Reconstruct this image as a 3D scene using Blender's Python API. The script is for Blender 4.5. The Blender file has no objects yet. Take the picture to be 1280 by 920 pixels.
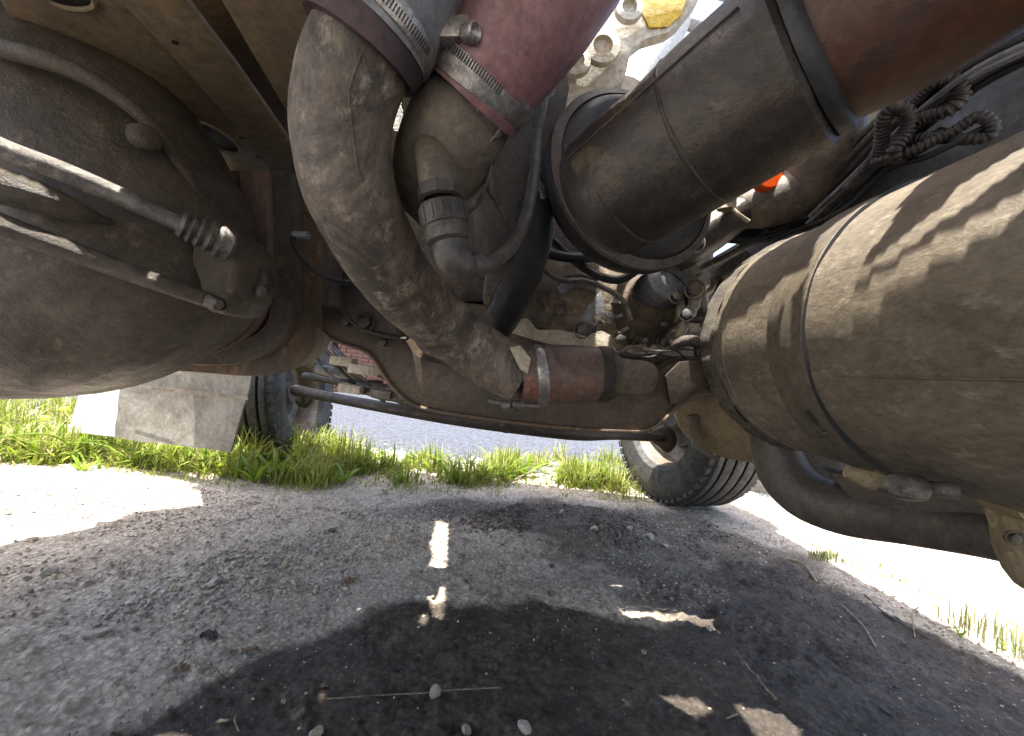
import bpy, bmesh, math, random
import numpy as np
from mathutils import Vector, Matrix, Quaternion
random.seed(7); rng = np.random.default_rng(7)
S = bpy.context.scene
# ------------------------------------------------------------ camera, sky, sun, exposure
F = 500.0; CX, CY = 640.0, 460.0; CAMH = 0.50
cam = bpy.data.objects.new('camera', bpy.data.cameras.new('camera')); S.collection.objects.link(cam); S.camera = cam
cam.data.sensor_width = 36; cam.data.lens = F / 1280 * 36; cam.data.clip_start = 0.01; cam.data.clip_end = 2000
MW = Matrix.Translation((0, 0, CAMH)) @ Matrix.Rotation(math.radians(92.3), 4, 'X') @ Matrix.Rotation(math.radians(6.0), 4, 'Z')
cam.matrix_world = MW
LDIR = Vector((0.19, 0.13, -0.973)).normalized()
w = bpy.data.worlds.new('World'); S.world = w; w.use_nodes = True
nt = w.node_tree; bg = nt.nodes['Background']
sky = nt.nodes.new('ShaderNodeTexSky'); sky.sky_type = 'NISHITA'; sky.sun_disc = False
sky.dust_density = 4.0; sky.ozone_density = .6; sky.sun_elevation = math.asin(-LDIR.z); sky.sun_rotation = math.atan2(-LDIR.x, -LDIR.y)
nt.links.new(sky.outputs[0], bg.inputs[0]); bg.inputs[1].default_value = 0.14
sl = bpy.data.lights.new('sun', 'SUN'); sl.energy = 4.6; sl.angle = math.radians(0.5); sl.color = (1, .95, .87)
so = bpy.data.objects.new('sun', sl); S.collection.objects.link(so); so.location = (0, 0, 8)
so.rotation_euler = LDIR.to_track_quat('-Z', 'Y').to_euler()
S.view_settings.view_transform = 'Standard'; S.view_settings.look = 'None'
S.view_settings.exposure = 2.3; S.view_settings.gamma = 1
S.cycles.max_bounces = 8; S.cycles.diffuse_bounces = 5
try: S.cycles.use_denoising = True
except Exception: pass
# ------------------------------------------------------------ placing helpers
def P(u, v, d):                       # point seen at photo pixel (u, v), d metres ahead of the lens
    return MW @ Vector(((u - CX) / F * d, (CY - v) / F * d, -d))
def D(x, y, z=0):                     # direction: right, up, towards the lens
    return (MW.to_3x3() @ Vector((x, y, z))).normalized()
def G(u, v, z=0.0):                   # point on a level plane
    o = MW.translation; r = P(u, v, 1) - o
    t = (z - o.z) / r.z
    return o + r * t
def V(*a): return Vector(a)
# ------------------------------------------------------------ materials
def _n(t, typ, **k):
    n = t.nodes.new(typ)
    for a, b in k.items(): setattr(n, a, b)
    return n
def noise(t, co, scale, detail=6, rough=.6, dist=0):
    n = _n(t, 'ShaderNodeTexNoise'); n.inputs['Scale'].default_value = scale; n.inputs['Detail'].default_value = detail
    n.inputs['Roughness'].default_value = rough; n.inputs['Distortion'].default_value = dist
    t.links.new(co, n.inputs['Vector']); return n.outputs['Fac']
def ramp(t, fac, lo, hi, a=0., b=1.):
    n = _n(t, 'ShaderNodeMapRange'); n.inputs['From Min'].default_value = lo; n.inputs['From Max'].default_value = hi
    n.inputs['To Min'].default_value = a; n.inputs['To Max'].default_value = b
    t.links.new(fac, n.inputs['Value']); return n.outputs['Result']
def mix(t, fac, a, b):
    n = _n(t, 'ShaderNodeMix', data_type='RGBA')
    if isinstance(fac, (int, float)): n.inputs[0].default_value = fac
    else: t.links.new(fac, n.inputs[0])
    for i, c in ((6, a), (7, b)):
        if isinstance(c, (tuple, list)): n.inputs[i].default_value = (*c, 1)
        else: t.links.new(c, n.inputs[i])
    return n.outputs[2]
def mat(name, c1, c2, c3=None, sc=9, rough=.75, metal=0., bump=.3, fine=90, amt3=.62, stretch=None, c4=None, amt4=.66, val=.80, isl=0):
    m = bpy.data.materials.new(name); m.use_nodes = True; t = m.node_tree
    b = t.nodes['Principled BSDF']; tc = _n(t, 'ShaderNodeTexCoord'); co = tc.outputs['Object']
    if stretch:
        mp = _n(t, 'ShaderNodeMapping'); mp.inputs['Scale'].default_value = stretch; t.links.new(co, mp.inputs[0]); co = mp.outputs[0]
    n1 = noise(t, co, sc, 10, .74, .6); n2 = noise(t, co, sc * 3.3, 10, .78); n3 = noise(t, co, fine, 6, .75)
    col = mix(t, ramp(t, n1, .42, .58), c1, c2)
    if c4: col = mix(t, ramp(t, noise(t, co, sc * .55, 8, .7, 1.2), amt4 - .04, amt4 + .03), col, c4)
    if c3:
        col = mix(t, ramp(t, n2, amt3 - .07, amt3 + .07), col, c3)
        mp2 = _n(t, 'ShaderNodeMapping'); mp2.inputs['Scale'].default_value = (3, 3, .35); mp2.inputs['Rotation'].default_value = (.3, .5, .2); t.links.new(tc.outputs['Object'], mp2.inputs[0])
        col = mix(t, ramp(t, noise(t, mp2.outputs[0], sc * 2.2, 8, .75), .6, .68, 0, .55), col, c2)          # run marks
        col = mix(t, ramp(t, noise(t, tc.outputs['Object'], 230, 4, .8), .66, .74, 0, .8), col, c3)           # dust flecks
        col = mix(t, ramp(t, noise(t, tc.outputs['Object'], 120, 5, .8, .5), .30, .36, .7, 0), col, (.02, .017, .014))   # pits and grease specks
    dk = ramp(t, n3, .3, .68, .60 * val, 1.25 * val)
    if isl:
        mm = _n(t, 'ShaderNodeMath', operation='MULTIPLY'); t.links.new(dk, mm.inputs[0]); gi = _n(t, 'ShaderNodeNewGeometry'); t.links.new(ramp(t, gi.outputs['Random Per Island'], 0, 1, 1 - isl, 1 + isl), mm.inputs[1]); dk = mm.outputs[0]
    hs = _n(t, 'ShaderNodeHueSaturation'); t.links.new(dk, hs.inputs['Value']); t.links.new(col, hs.inputs['Color']); hs.inputs['Saturation'].default_value = 1.12
    t.links.new(hs.outputs[0], b.inputs['Base Color'])
    t.links.new(ramp(t, n1, .35, .65, max(rough - .2, .05), min(rough + .12, 1)), b.inputs['Roughness'])
    b.inputs['Metallic'].default_value = metal
    ad = _n(t, 'ShaderNodeMath', operation='MULTIPLY_ADD'); t.links.new(n2, ad.inputs[0]); ad.inputs[1].default_value = 1.6; t.links.new(n3, ad.inputs[2])
    bp = _n(t, 'ShaderNodeBump'); bp.inputs['Strength'].default_value = min(bump, 1); bp.inputs['Distance'].default_value = .005
    t.links.new(ad.outputs[0], bp.inputs['Height']); t.links.new(bp.outputs[0], b.inputs['Normal'])
    return m
M = {}
M['hose'] = mat('grimy_grey_rubber', (.22, .175, .135), (.065, .054, .045), (.44, .37, .29), 12, .55, bump=.5, amt3=.6, c4=(.25, .135, .13), amt4=.68, stretch=(1, 1, .6))
M['hose_dark'] = mat('dark_greasy_hose', (.10, .085, .07), (.045, .04, .036), (.26, .22, .18), 13, .5, bump=.4, amt3=.68)
M['elbow'] = mat('brown_dusty_elbow', (.20, .165, .125), (.11, .09, .07), (.30, .26, .21), 12, .6, bump=.35, amt3=.66)
M['pink'] = mat('pink_silicone_hose', (.33, .18, .18), (.23, .13, .13), (.42, .28, .27), 9, .45, bump=.15, amt3=.66)
M['red'] = mat('red_silicone_hose', (.17, .115, .09), (.09, .06, .05), (.40, .28, .22), 12, .5, bump=.3, amt3=.64, c4=(.30, .14, .10), amt4=.60)
M['purple'] = mat('dark_purple_cuff', (.085, .045, .05), (.04, .028, .032), (.2, .14, .14), 14, .5, bump=.3, amt3=.7)
M['steel'] = mat('dull_clamp_steel', (.52, .49, .46), (.30, .27, .25), (.68, .63, .56), 30, .38, .75, .2, amt3=.6)
M['steel_dirty'] = mat('greasy_steel', (.20, .18, .16), (.09, .08, .07), (.36, .3, .23), 25, .45, .5, .4)
M['alu'] = mat('dusty_cast_aluminium', (.36, .36, .37), (.22, .22, .23), (.50, .47, .42), 18, .5, .25, .4)
M['plastic'] = mat('dusty_black_plastic', (.11, .10, .088), (.05, .046, .042), (.24, .21, .18), 22, .5, bump=.3, amt3=.64)
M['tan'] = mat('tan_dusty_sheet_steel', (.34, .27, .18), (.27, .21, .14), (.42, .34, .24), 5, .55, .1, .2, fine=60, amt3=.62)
M['tan_dark'] = mat('dark_tan_channel', (.115, .085, .05), (.08, .058, .036), (.17, .13, .08), 6, .6, .1, .2)  # darker tan, used only on the recessed channel
M['drum'] = mat('dark_mud_caked_drum', (.13, .10, .068), (.08, .062, .043), (.28, .215, .14), 9, .45, .1, 1, amt3=.63, c4=(.20, .155, .10), amt4=.66)
M['rail'] = mat('rusty_brown_rail', (.20, .14, .095), (.12, .095, .075), (.38, .27, .17), 8, .55, .2, .35, amt3=.6, stretch=(1, 1, .5))
M['rail_grey'] = mat('grey_brown_rail', (.17, .145, .12), (.10, .085, .07), (.30, .22, .14), 8, .55, .2, .35)
M['rust_red'] = mat('reddish_rusted_panel', (.26, .17, .14), (.17, .12, .10), (.36, .3, .25), 14, .6, .1, .5, stretch=(1, 1, .25))
M['beam'] = mat('oily_brown_crossmember', (.11, .083, .057), (.07, .055, .042), (.22, .165, .11), 7, .42, .25, .3, amt3=.66)
M['axle'] = mat('black_oily_axle', (.055, .043, .034), (.032, .027, .024), (.16, .12, .085), 14, .6, .2, .3)
M['tank'] = mat('mud_stained_tank', (.215, .18, .135), (.145, .12, .09), (.36, .315, .25), 14, .55, .15, .4, fine=150, amt3=.62, stretch=(1, .5, 1))
M['tank_end'] = mat('crusted_tank_end', (.15, .125, .095), (.07, .06, .05), (.34, .28, .2), 26, .8, 0, 1.0, fine=160)
M['strap'] = mat('dark_tank_strap', (.135, .11, .08), (.095, .08, .06), (.2, .165, .12), 12, .6, .1, .3)
M['canister'] = mat('sooty_brown_canister', (.062, .05, .040), (.026, .022, .02), (.16, .12, .08), 7, .36, .15, .35, amt3=.66, c4=(.12, .092, .062), amt4=.58)
M['canister_red'] = mat('red_brown_canister', (.12, .055, .034), (.07, .04, .03), (.18, .13, .09), 7, .5, .1, .3, amt3=.7)
M['rubber'] = mat('black_rubber', (.028, .027, .028), (.018, .018, .019), (.09, .08, .07), 14, .5, bump=.3, amt3=.7)
M['tyre'] = mat('dusty_tyre_rubber', (.055, .052, .048), (.03, .029, .028), (.17, .15, .12), 14, .75, bump=.4, amt3=.62)
M['rim'] = mat('rusty_grey_rim', (.22, .18, .14), (.13, .10, .08), (.36, .31, .25), 14, .6, .2, .4)
M['block'] = mat('oily_engine_casting', (.13, .10, .074), (.06, .048, .04), (.30, .23, .155), 14, .5, .15, .7, amt3=.6)
M['sump'] = mat('muddy_brown_sump', (.26, .205, .135), (.11, .088, .064), (.4, .32, .2), 13, .6, .1, .6, amt3=.6)
M['flap'] = mat('grey_rubber_mud_flap', (.19, .18, .155), (.14, .132, .11), (.27, .25, .215), 7, .75, bump=.35, fine=60)
M['sunlit_white'] = mat('sunlit_white_surface', (.66, .65, .62), (.58, .57, .54), None, 12, .6, bump=.1)  # white tone stands in for sunlight on the flap and the cylinder
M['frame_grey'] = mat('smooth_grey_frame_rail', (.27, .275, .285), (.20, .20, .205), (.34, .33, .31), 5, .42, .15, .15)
M['pale'] = mat('pale_dusty_sunlit_steel', (.62, .56, .46), (.46, .39, .28), (.72, .66, .55), 22, .6, .1, .6)  # pale dust; the bright tone also stands in for sunlight on some parts
M['yellow'] = mat('yellow_steel', (.75, .50, .06), (.6, .38, .05), (.7, .64, .5), 22, .6, 0, .5)
M['orange'] = mat('orange_reflector_plastic', (.75, .12, .03), (.6, .09, .03), None, 20, .35, bump=.05)
M['bracket'] = mat('brown_battery_box', (.33, .26, .16), (.24, .19, .12), (.42, .35, .24), 9, .6, .1, .4)
M['guard'] = mat('brown_grey_guard', (.125, .105, .088), (.085, .074, .066), (.20, .17, .135), 6, .5, .1, .25)
M['deck'] = mat('dark_underbody_steel', (.12, .105, .088), (.08, .07, .06), (.17, .15, .12), 6, .7, .1, .3)
M['pebble'] = mat('grey_pebble', (.40, .36, .31), (.28, .25, .215), (.5, .46, .4), 40, .85, 0, .6, val=1.0, isl=.45)
M['pebble_tan'] = mat('tan_pebble', (.46, .39, .29), (.36, .30, .22), (.52, .47, .39), 40, .85, 0, .6, val=1.0, isl=.45)
M['pebble_dark'] = mat('dark_clod', (.07, .06, .055), (.045, .04, .04), (.15, .13, .11), 50, .8, 0, .8, val=1.0, isl=.45)
M['clod'] = mat('brown_grey_crumbs', (.19, .16, .13), (.12, .10, .085), (.28, .245, .2), 40, .9, 0, .8, val=1.0, isl=.4)
M['brick'] = mat('weathered_red_brick', (.11, .045, .032), (.08, .036, .028), (.15, .09, .07), 9, .9, 0, .6)
M['mortar'] = mat('grey_mortar', (.16, .14, .12), (.12, .11, .1), None, 9, .95, 0, .5)
M['dryleaf'] = mat('dry_brown_leaf', (.30, .22, .15), (.2, .13, .09), (.42, .34, .26), 60, .8, 0, .5)
M['twig'] = mat('pale_dry_stalk', (.30, .25, .17), (.2, .16, .11), None, 60, .8, 0, .4)
M['flower'] = mat('dandelion_yellow', (.8, .6, .03), (.75, .5, .02), None, 60, .7, 0, .2)
def leafmat(name, a, b, c):
    m = bpy.data.materials.new(name); m.use_nodes = True; t = m.node_tree
    bs = t.nodes['Principled BSDF']; out = t.nodes['Material Output']
    tc = _n(t, 'ShaderNodeTexCoord'); gi = _n(t, 'ShaderNodeNewGeometry')
    col = mix(t, ramp(t, noise(t, tc.outputs['Object'], 6, 3), .35, .65), a, b)
    col = mix(t, ramp(t, gi.outputs['Random Per Island'], .55, 1.0), col, c)
    t.links.new(col, bs.inputs['Base Color']); bs.inputs['Roughness'].default_value = .5
    tr = _n(t, 'ShaderNodeBsdfTranslucent'); t.links.new(col, tr.inputs[0])
    mx = _n(t, 'ShaderNodeMixShader'); mx.inputs[0].default_value = .45
    t.links.new(bs.outputs[0], mx.inputs[1]); t.links.new(tr.outputs[0], mx.inputs[2]); t.links.new(mx.outputs[0], out.inputs[0])
    return m
M['grass'] = leafmat('grass_blades', (.25, .28, .03), (.15, .20, .02), (.42, .38, .15))
M['leaf'] = leafmat('weed_leaf', (.20, .29, .02), (.13, .22, .02), (.28, .33, .05))
M['grass_dry'] = leafmat('sparse_grass', (.17, .22, .05), (.2, .2, .08), (.34, .30, .16))
# ------------------------------------------------------------ mesh helpers
def link(name, bm, m, parent=None, smooth=40, label=None, kind=None):
    if isinstance(bm, bmesh.types.BMesh):
        me = bpy.data.meshes.new(name)
        bmesh.ops.recalc_face_normals(bm, faces=bm.faces)
        bm.to_mesh(me); bm.free()
    else: me = bm
    if not me.materials: me.materials.append(M[m] if isinstance(m, str) else m)
    o = bpy.data.objects.new(name, me); S.collection.objects.link(o)
    if smooth:
        me.polygons.foreach_set('use_smooth', [True] * len(me.polygons))
        b2 = bmesh.new(); b2.from_mesh(me); a = math.radians(smooth)
        for e in b2.edges:
            if len(e.link_faces) == 2 and e.calc_face_angle(0) > a: e.smooth = False
        b2.to_mesh(me); b2.free()
    if parent: o.parent = parent
    if label: o['label'] = label
    if kind: o['kind'] = kind
    return o
def cr(pts, n):                       # Catmull-Rom through rows of numbers
    A = [np.array(p, float) for p in pts]; A = [2 * A[0] - A[1]] + A + [2 * A[-1] - A[-2]]; out = []
    for i in range(1, len(A) - 2):
        p0, p1, p2, p3 = A[i - 1:i + 3]
        for k in range(n):
            t = k / n
            out.append(.5 * ((2 * p1) + (p2 - p0) * t + (2 * p0 - 5 * p1 + 4 * p2 - p3) * t * t + (3 * p1 - p0 - 3 * p2 + p3) * t ** 3))
    out.append(A[-2]); return out
def sweep(bm, pts, radii, seg=24, cap=True, flat=1.0, up=None, rough=0.0):
    pts = [Vector(p) for p in pts]; N = len(pts); prev = None; rings = []
    for i, p in enumerate(pts):
        t = (pts[min(i + 1, N - 1)] - pts[max(i - 1, 0)]).normalized()
        if prev is None:
            a = up or (V(0, 0, 1) if abs(t.z) < .9 else V(1, 0, 0)); x = (a - t * a.dot(t)).normalized()
        else: x = (prev - t * prev.dot(t)).normalized()
        prev = x; y = t.cross(x); r = radii[i] if hasattr(radii, '__len__') else radii
        rings.append([bm.verts.new(p + (x * math.cos(q) * flat + y * math.sin(q)) * r * (1 + random.uniform(-rough, rough))) for q in [2 * math.pi * k / seg for k in range(seg)]])
    for a, b in zip(rings, rings[1:]):
        for k in range(seg): bm.faces.new((a[k], a[(k + 1) % seg], b[(k + 1) % seg], b[k]))
    if cap:
        bm.faces.new(rings[0][::-1]); bm.faces.new(rings[-1])
    return bm
def tube(rows, seg=24, n=6, cap=True, flat=1., rough=0):   # rows (u, v, d, radius in metres)
    s = cr(rows, n); bm = bmesh.new()
    return sweep(bm, [P(*r[:3]) for r in s], [r[3] for r in s], seg, cap, flat, rough=rough)
def lathe(base, axis, prof, seg=40, a0=0, a1=2 * math.pi):   # prof (t along axis, radius)
    bm = bmesh.new(); axis = axis.normalized()
    x = axis.orthogonal().normalized(); y = axis.cross(x); rings = []
    full = abs(a1 - a0 - 2 * math.pi) < 1e-6
    for t, r in prof:
        if r < 1e-6: rings.append([bm.verts.new(base + axis * t)])
        else: rings.append([bm.verts.new(base + axis * t + (x * math.cos(q) + y * math.sin(q)) * r) for q in [a0 + (a1 - a0) * k / seg for k in range(seg if full else seg + 1)]])
    for a, b in zip(rings, rings[1:]):
        n = max(len(a), len(b)); m = n if full else n - 1
        for k in range(m):
            f = [a[k % len(a)], a[(k + 1) % len(a)], b[(k + 1) % len(b)], b[k % len(b)]]
            f2 = []
            for vv in f:
                if vv not in f2: f2.append(vv)
            if len(f2) > 2:
                try: bm.faces.new(f2)
                except ValueError: pass
    return bm
def bevel(bm, w, seg=2, ang=30):
    es = [e for e in bm.edges if len(e.link_faces) == 2 and e.calc_face_angle(0) > math.radians(ang)]
    if w > 0 and es: bmesh.ops.bevel(bm, geom=es, offset=w, segments=seg, affect='EDGES', profile=.6, clamp_overlap=True)
    return bm
def plate(px, th, off=None, bev=.003):        # px (u, v, d) outline, thickness metres, away from lens by default
    off = (off or D(0, 0, -1)).normalized() * th
    bm = bmesh.new(); a = [bm.verts.new(P(*p)) for p in px]; b = [bm.verts.new(v.co + off) for v in a]
    n = len(a); bm.faces.new(a); bm.faces.new(b[::-1])
    for k in range(n): bm.faces.new((a[k], b[k], b[(k + 1) % n], a[(k + 1) % n]))
    bmesh.ops.recalc_face_normals(bm, faces=bm.faces)
    bevel(bm, bev); return bm
def boxm(c, ax, ay, az, sx, sy, sz, bev=.003):
    bm = bmesh.new(); vs = [bm.verts.new(c + ax * sx * i + ay * sy * j + az * sz * k) for i in (-1, 1) for j in (-1, 1) for k in (-1, 1)]
    for f in ((0, 1, 3, 2), (4, 6, 7, 5), (0, 4, 5, 1), (2, 3, 7, 6), (0, 2, 6, 4), (1, 5, 7, 3)): bm.faces.new([vs[i] for i in f])
    bmesh.ops.recalc_face_normals(bm, faces=bm.faces); bevel(bm, bev); return bm
def hexbolt(p, n, r, h=None, seg=6):
    h = h or r * .9
    bm = lathe(p, n, [(-r * .3, r * 1.45), (r * .12, r * 1.45), (r * .14, r * 1.5), (r * .2, r * 1.3)], 18)
    b = lathe(p, n, [(0, r), (h * .9, r), (h, r * .85), (h, 0)], seg)
    me = bpy.data.meshes.new('t'); b.to_mesh(me); b.free(); bm.from_mesh(me); bpy.data.meshes.remove(me); return bm
def merge(bm, other):
    me = bpy.data.meshes.new('t'); other.to_mesh(me); other.free(); bm.from_mesh(me); bpy.data.meshes.remove(me); return bm
def lump(bm, amp, sc):                        # knock dents and unevenness into real geometry
    from mathutils import noise as mn
    bm.normal_update()
    for v in bm.verts: v.co += v.normal * amp * (mn.noise(v.co * sc) + .5 * mn.noise(v.co * sc * 2.7))
    return bm
def pillow(px, d0, front, back, rings=7, ex=2.0, sub=4):   # rounded casting: outline at depth d0, domed both ways
    o = cr([(a, b) for a, b in px] + [px[0]], sub)[:-1]; cu = sum(p[0] for p in o) / len(o); cv = sum(p[1] for p in o) / len(o)
    bm = bmesh.new(); R = []
    for side in (1, -1):
        for k in range(rings if side > 0 else rings):
            a = (k / rings) * math.pi / 2
            s = math.cos(a) ** (2 / ex); z = math.sin(a) ** (2 / ex) * (front if side > 0 else back)
            if side < 0 and k == 0: continue
            R.append((z * side, [P(cu + (p[0] - cu) * s, cv + (p[1] - cv) * s, d0) + D(0, 0, 1) * z * side for p in o]))
    R.sort(key=lambda r: r[0]); rr = [[bm.verts.new(c) for c in r[1]] for r in R]
    for a, b in zip(rr, rr[1:]):
        for k in range(len(a)): bm.faces.new((a[k], a[(k + 1) % len(a)], b[(k + 1) % len(a)], b[k]))
    for r, z in ((rr[0], -back), (rr[-1], front)):
        c = bm.verts.new(P(cu, cv, d0) + D(0, 0, 1) * z)
        for k in range(len(r)): bm.faces.new((r[k], r[(k + 1) % len(r)], c))
    return bm
def sheet(c, nu, nv, th, amp, sc=3, sag=0):
    from mathutils import noise as mn
    c = [P(*q) for q in c]; bm = bmesh.new(); A = []; B = []; dz = D(0, 0, -1) * th
    for j in range(nv + 1):
        for i in range(nu + 1):
            a, b = i / nu, j / nv; p = c[0].lerp(c[1], a).lerp(c[3].lerp(c[2], a), b)
            p = p + D(0, 0, 1) * (amp * mn.noise(p * sc) + .25 * amp * mn.noise(p * sc * 4) + sag * b * b) + D(0, 1, 0) * (.3 * amp * mn.noise(p * sc * 2.3) * (b if j == nv else 0))
            A.append(bm.verts.new(p)); B.append(bm.verts.new(p + dz))
    I = lambda i, j: j * (nu + 1) + i
    for j in range(nv):
        for i in range(nu):
            q = [I(i, j), I(i + 1, j), I(i + 1, j + 1), I(i, j + 1)]; bm.faces.new([A[k] for k in q]); bm.faces.new([B[k] for k in q[::-1]])
    ed = [I(i, 0) for i in range(nu + 1)] + [I(nu, j) for j in range(1, nv + 1)] + [I(i, nv) for i in range(nu - 1, -1, -1)] + [I(0, j) for j in range(nv - 1, 0, -1)]
    for k in range(len(ed)): a, b = ed[k], ed[(k + 1) % len(ed)]; bm.faces.new((A[a], B[a], B[b], A[b]))
    return bm
def empty(name, loc, label, cat, group=None):
    o = bpy.data.objects.new(name, None); S.collection.objects.link(o); o.location = loc; o.empty_display_size = .1
    o['label'] = label; o['category'] = cat
    if group: o['group'] = group
    return o
def tag(o, label, cat, group=None):
    o['label'] = label; o['category'] = cat
    if group: o['group'] = group
    return o
# ------------------------------------------------------------ ground
def vnoise(x, y, seed=0):
    r = np.random.default_rng(seed); T = r.random((256, 256))
    xi = np.floor(x).astype(int); yi = np.floor(y).astype(int); fx = x - xi; fy = y - yi
    fx = fx * fx * (3 - 2 * fx); fy = fy * fy * (3 - 2 * fy)
    g = lambda i, j: T[i % 256, j % 256]
    return (g(xi, yi) * (1 - fx) + g(xi + 1, yi) * fx) * (1 - fy) + (g(xi, yi + 1) * (1 - fx) + g(xi + 1, yi + 1) * fx) * fy - .5
def fbm(x, y, sc, octv, seed=0, gain=.5):
    s = 0; a = 1
    for k in range(octv): s = s + a * vnoise(x * sc, y * sc, seed + k); sc *= 2.03; a *= gain
    return s
def polydist(X, Y, poly):                     # signed distance, inside positive
    d = np.full(X.shape, 1e9); ins = np.zeros(X.shape, bool); n = len(poly)
    for k in range(n):
        ax, ay = poly[k]; bx, by = poly[(k + 1) % n]; ex, ey = bx - ax, by - ay
        t = np.clip(((X - ax) * ex + (Y - ay) * ey) / (ex * ex + ey * ey + 1e-12), 0, 1)
        d = np.minimum(d, np.hypot(X - ax - t * ex, Y - ay - t * ey))
        if ay != by: ins ^= ((ay > Y) != (by > Y)) & (X < (bx - ax) * (Y - ay) / (by - ay) + ax)
    return np.where(ins, d, -d)
def gp(lst): return [tuple(G(u, v))[:2] for u, v in lst]
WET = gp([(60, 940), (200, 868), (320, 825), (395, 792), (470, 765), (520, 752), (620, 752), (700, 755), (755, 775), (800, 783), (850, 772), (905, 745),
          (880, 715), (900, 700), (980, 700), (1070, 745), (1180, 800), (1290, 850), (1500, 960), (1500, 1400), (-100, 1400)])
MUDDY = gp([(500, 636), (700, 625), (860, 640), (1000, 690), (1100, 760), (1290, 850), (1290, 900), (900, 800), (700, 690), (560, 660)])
MOUND = gp([(560, 650), (620, 636), (720, 632), (800, 645), (840, 668), (800, 690), (720, 702), (640, 690), (585, 672)])
def rut(X, Y):                                # shallow lie of the ground
    z = .012 * fbm(X, Y, 1.3, 3, 3) + .007 * fbm(X, Y, 6, 3, 11)
    m = np.clip(polydist(X, Y, MOUND) / .10, 0, 1); z = z + .03 * m * (1 + .8 * fbm(X, Y, 12, 3, 101))
    return z
def ground_z(X, Y):
    z = rut(X, Y)
    cl = np.clip(fbm(X, Y, 2.2, 3, 21) * 2 + .5, .15, 1)
    m = np.clip(polydist(X, Y, MUDDY) / .12 + .4, 0, 1)
    rg = np.abs(fbm(X, Y, 17, 4, 51, .6)); lm = np.maximum(fbm(X, Y, 55, 3, 111, .6) - .12, 0) * np.clip(fbm(X, Y, 4, 2, 121) * 3 + .6, .1, 1); z = z + .016 * lm + (.010 + .012 * m) * cl * fbm(X, Y, 26, 5, 31, .7) + (.006 + .01 * m) * (.25 - rg) * np.clip(fbm(X, Y, 3, 2, 81) * 2 + .5, 0, 1) + .003 * fbm(X, Y, 120, 2, 41)
    return z
def make_sheet(name, xs, ys, zf, attrs, mt, kind='structure'):
    X, Y = np.meshgrid(xs, ys); Z = zf(X, Y); nx, ny = len(xs), len(ys)
    co = np.stack([X, Y, Z], -1).reshape(-1, 3)
    i = np.arange(nx * ny).reshape(ny, nx); q = np.stack([i[:-1, :-1], i[:-1, 1:], i[1:, 1:], i[1:, :-1]], -1).reshape(-1, 4)
    me = bpy.data.meshes.new(name); me.vertices.add(len(co)); me.vertices.foreach_set('co', co.ravel())
    me.loops.add(q.size); me.loops.foreach_set('vertex_index', q.ravel().astype(np.int32))
    me.polygons.add(len(q)); me.polygons.foreach_set('loop_start', np.arange(0, q.size, 4, dtype=np.int32)); me.polygons.foreach_set('loop_total', np.full(len(q), 4, np.int32))
    me.polygons.foreach_set('use_smooth', np.ones(len(q), bool)); me.update(calc_edges=True)
    for an, fn in attrs.items():
        a = me.attributes.new(an, 'FLOAT', 'POINT'); a.data.foreach_set('value', fn(X, Y).ravel().astype(np.float32))
    me.materials.append(mt); o = bpy.data.objects.new(name, me); S.collection.objects.link(o); o['kind'] = kind; return o
def ground_material():
    m = bpy.data.materials.new('packed_dirt_and_gravel'); m.use_nodes = True; t = m.node_tree; b = t.nodes['Principled BSDF']
    tc = _n(t, 'ShaderNodeTexCoord'); co = tc.outputs['Object']
    wet = _n(t, 'ShaderNodeAttribute', attribute_name='wet').outputs['Fac']; mud = _n(t, 'ShaderNodeAttribute', attribute_name='mud').outputs['Fac']
    dry = mix(t, ramp(t, noise(t, co, 3.2, 6, .6), .35, .65), (.58, .505, .41), (.45, .385, .31))
    dry = mix(t, ramp(t, noise(t, co, 16, 8, .75), .52, .62, 0, .85), dry, (.22, .18, .14))
    dry = mix(t, ramp(t, noise(t, co, 75, 4, .75), .56, .68, 0, .8), dry, (.58, .54, .48))
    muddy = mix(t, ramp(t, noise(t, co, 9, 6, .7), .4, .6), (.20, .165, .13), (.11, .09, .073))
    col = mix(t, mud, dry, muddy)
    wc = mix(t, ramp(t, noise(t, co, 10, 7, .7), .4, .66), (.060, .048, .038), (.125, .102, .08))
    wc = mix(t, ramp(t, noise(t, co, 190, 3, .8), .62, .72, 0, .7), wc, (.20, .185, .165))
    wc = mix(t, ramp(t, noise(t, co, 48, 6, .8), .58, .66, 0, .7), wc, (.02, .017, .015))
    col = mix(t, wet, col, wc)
    v = _n(t, 'ShaderNodeTexVoronoi'); v.inputs['Scale'].default_value = 95; t.links.new(co, v.inputs['Vector'])
    hs = _n(t, 'ShaderNodeHueSaturation'); t.links.new(ramp(t, v.outputs['Distance'], 0, .6, 1.35, .8), hs.inputs['Value']); t.links.new(col, hs.inputs['Color'])
    t.links.new(hs.outputs[0], b.inputs['Base Color'])
    t.links.new(ramp(t, wet, 0, 1, .95, .8), b.inputs['Roughness']); b.inputs['Specular IOR Level'].default_value = .3
    n = noise(t, co, 55, 8, .75); ad = _n(t, 'ShaderNodeMath', operation='MULTIPLY_ADD'); t.links.new(v.outputs['Distance'], ad.inputs[0]); ad.inputs[1].default_value = -.5; t.links.new(n, ad.inputs[2])
    bp = _n(t, 'ShaderNodeBump'); bp.inputs['Strength'].default_value = 1.0; bp.inputs['Distance'].default_value = .012
    t.links.new(ad.outputs[0], bp.inputs['Height']); t.links.new(bp.outputs[0], b.inputs['Normal']); return m
GM = ground_material()
def wetf(X, Y): return np.clip((polydist(X, Y, WET) + .06 * fbm(X, Y, 9, 4, 61)) / .04 + .5, 0, 1)
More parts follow.
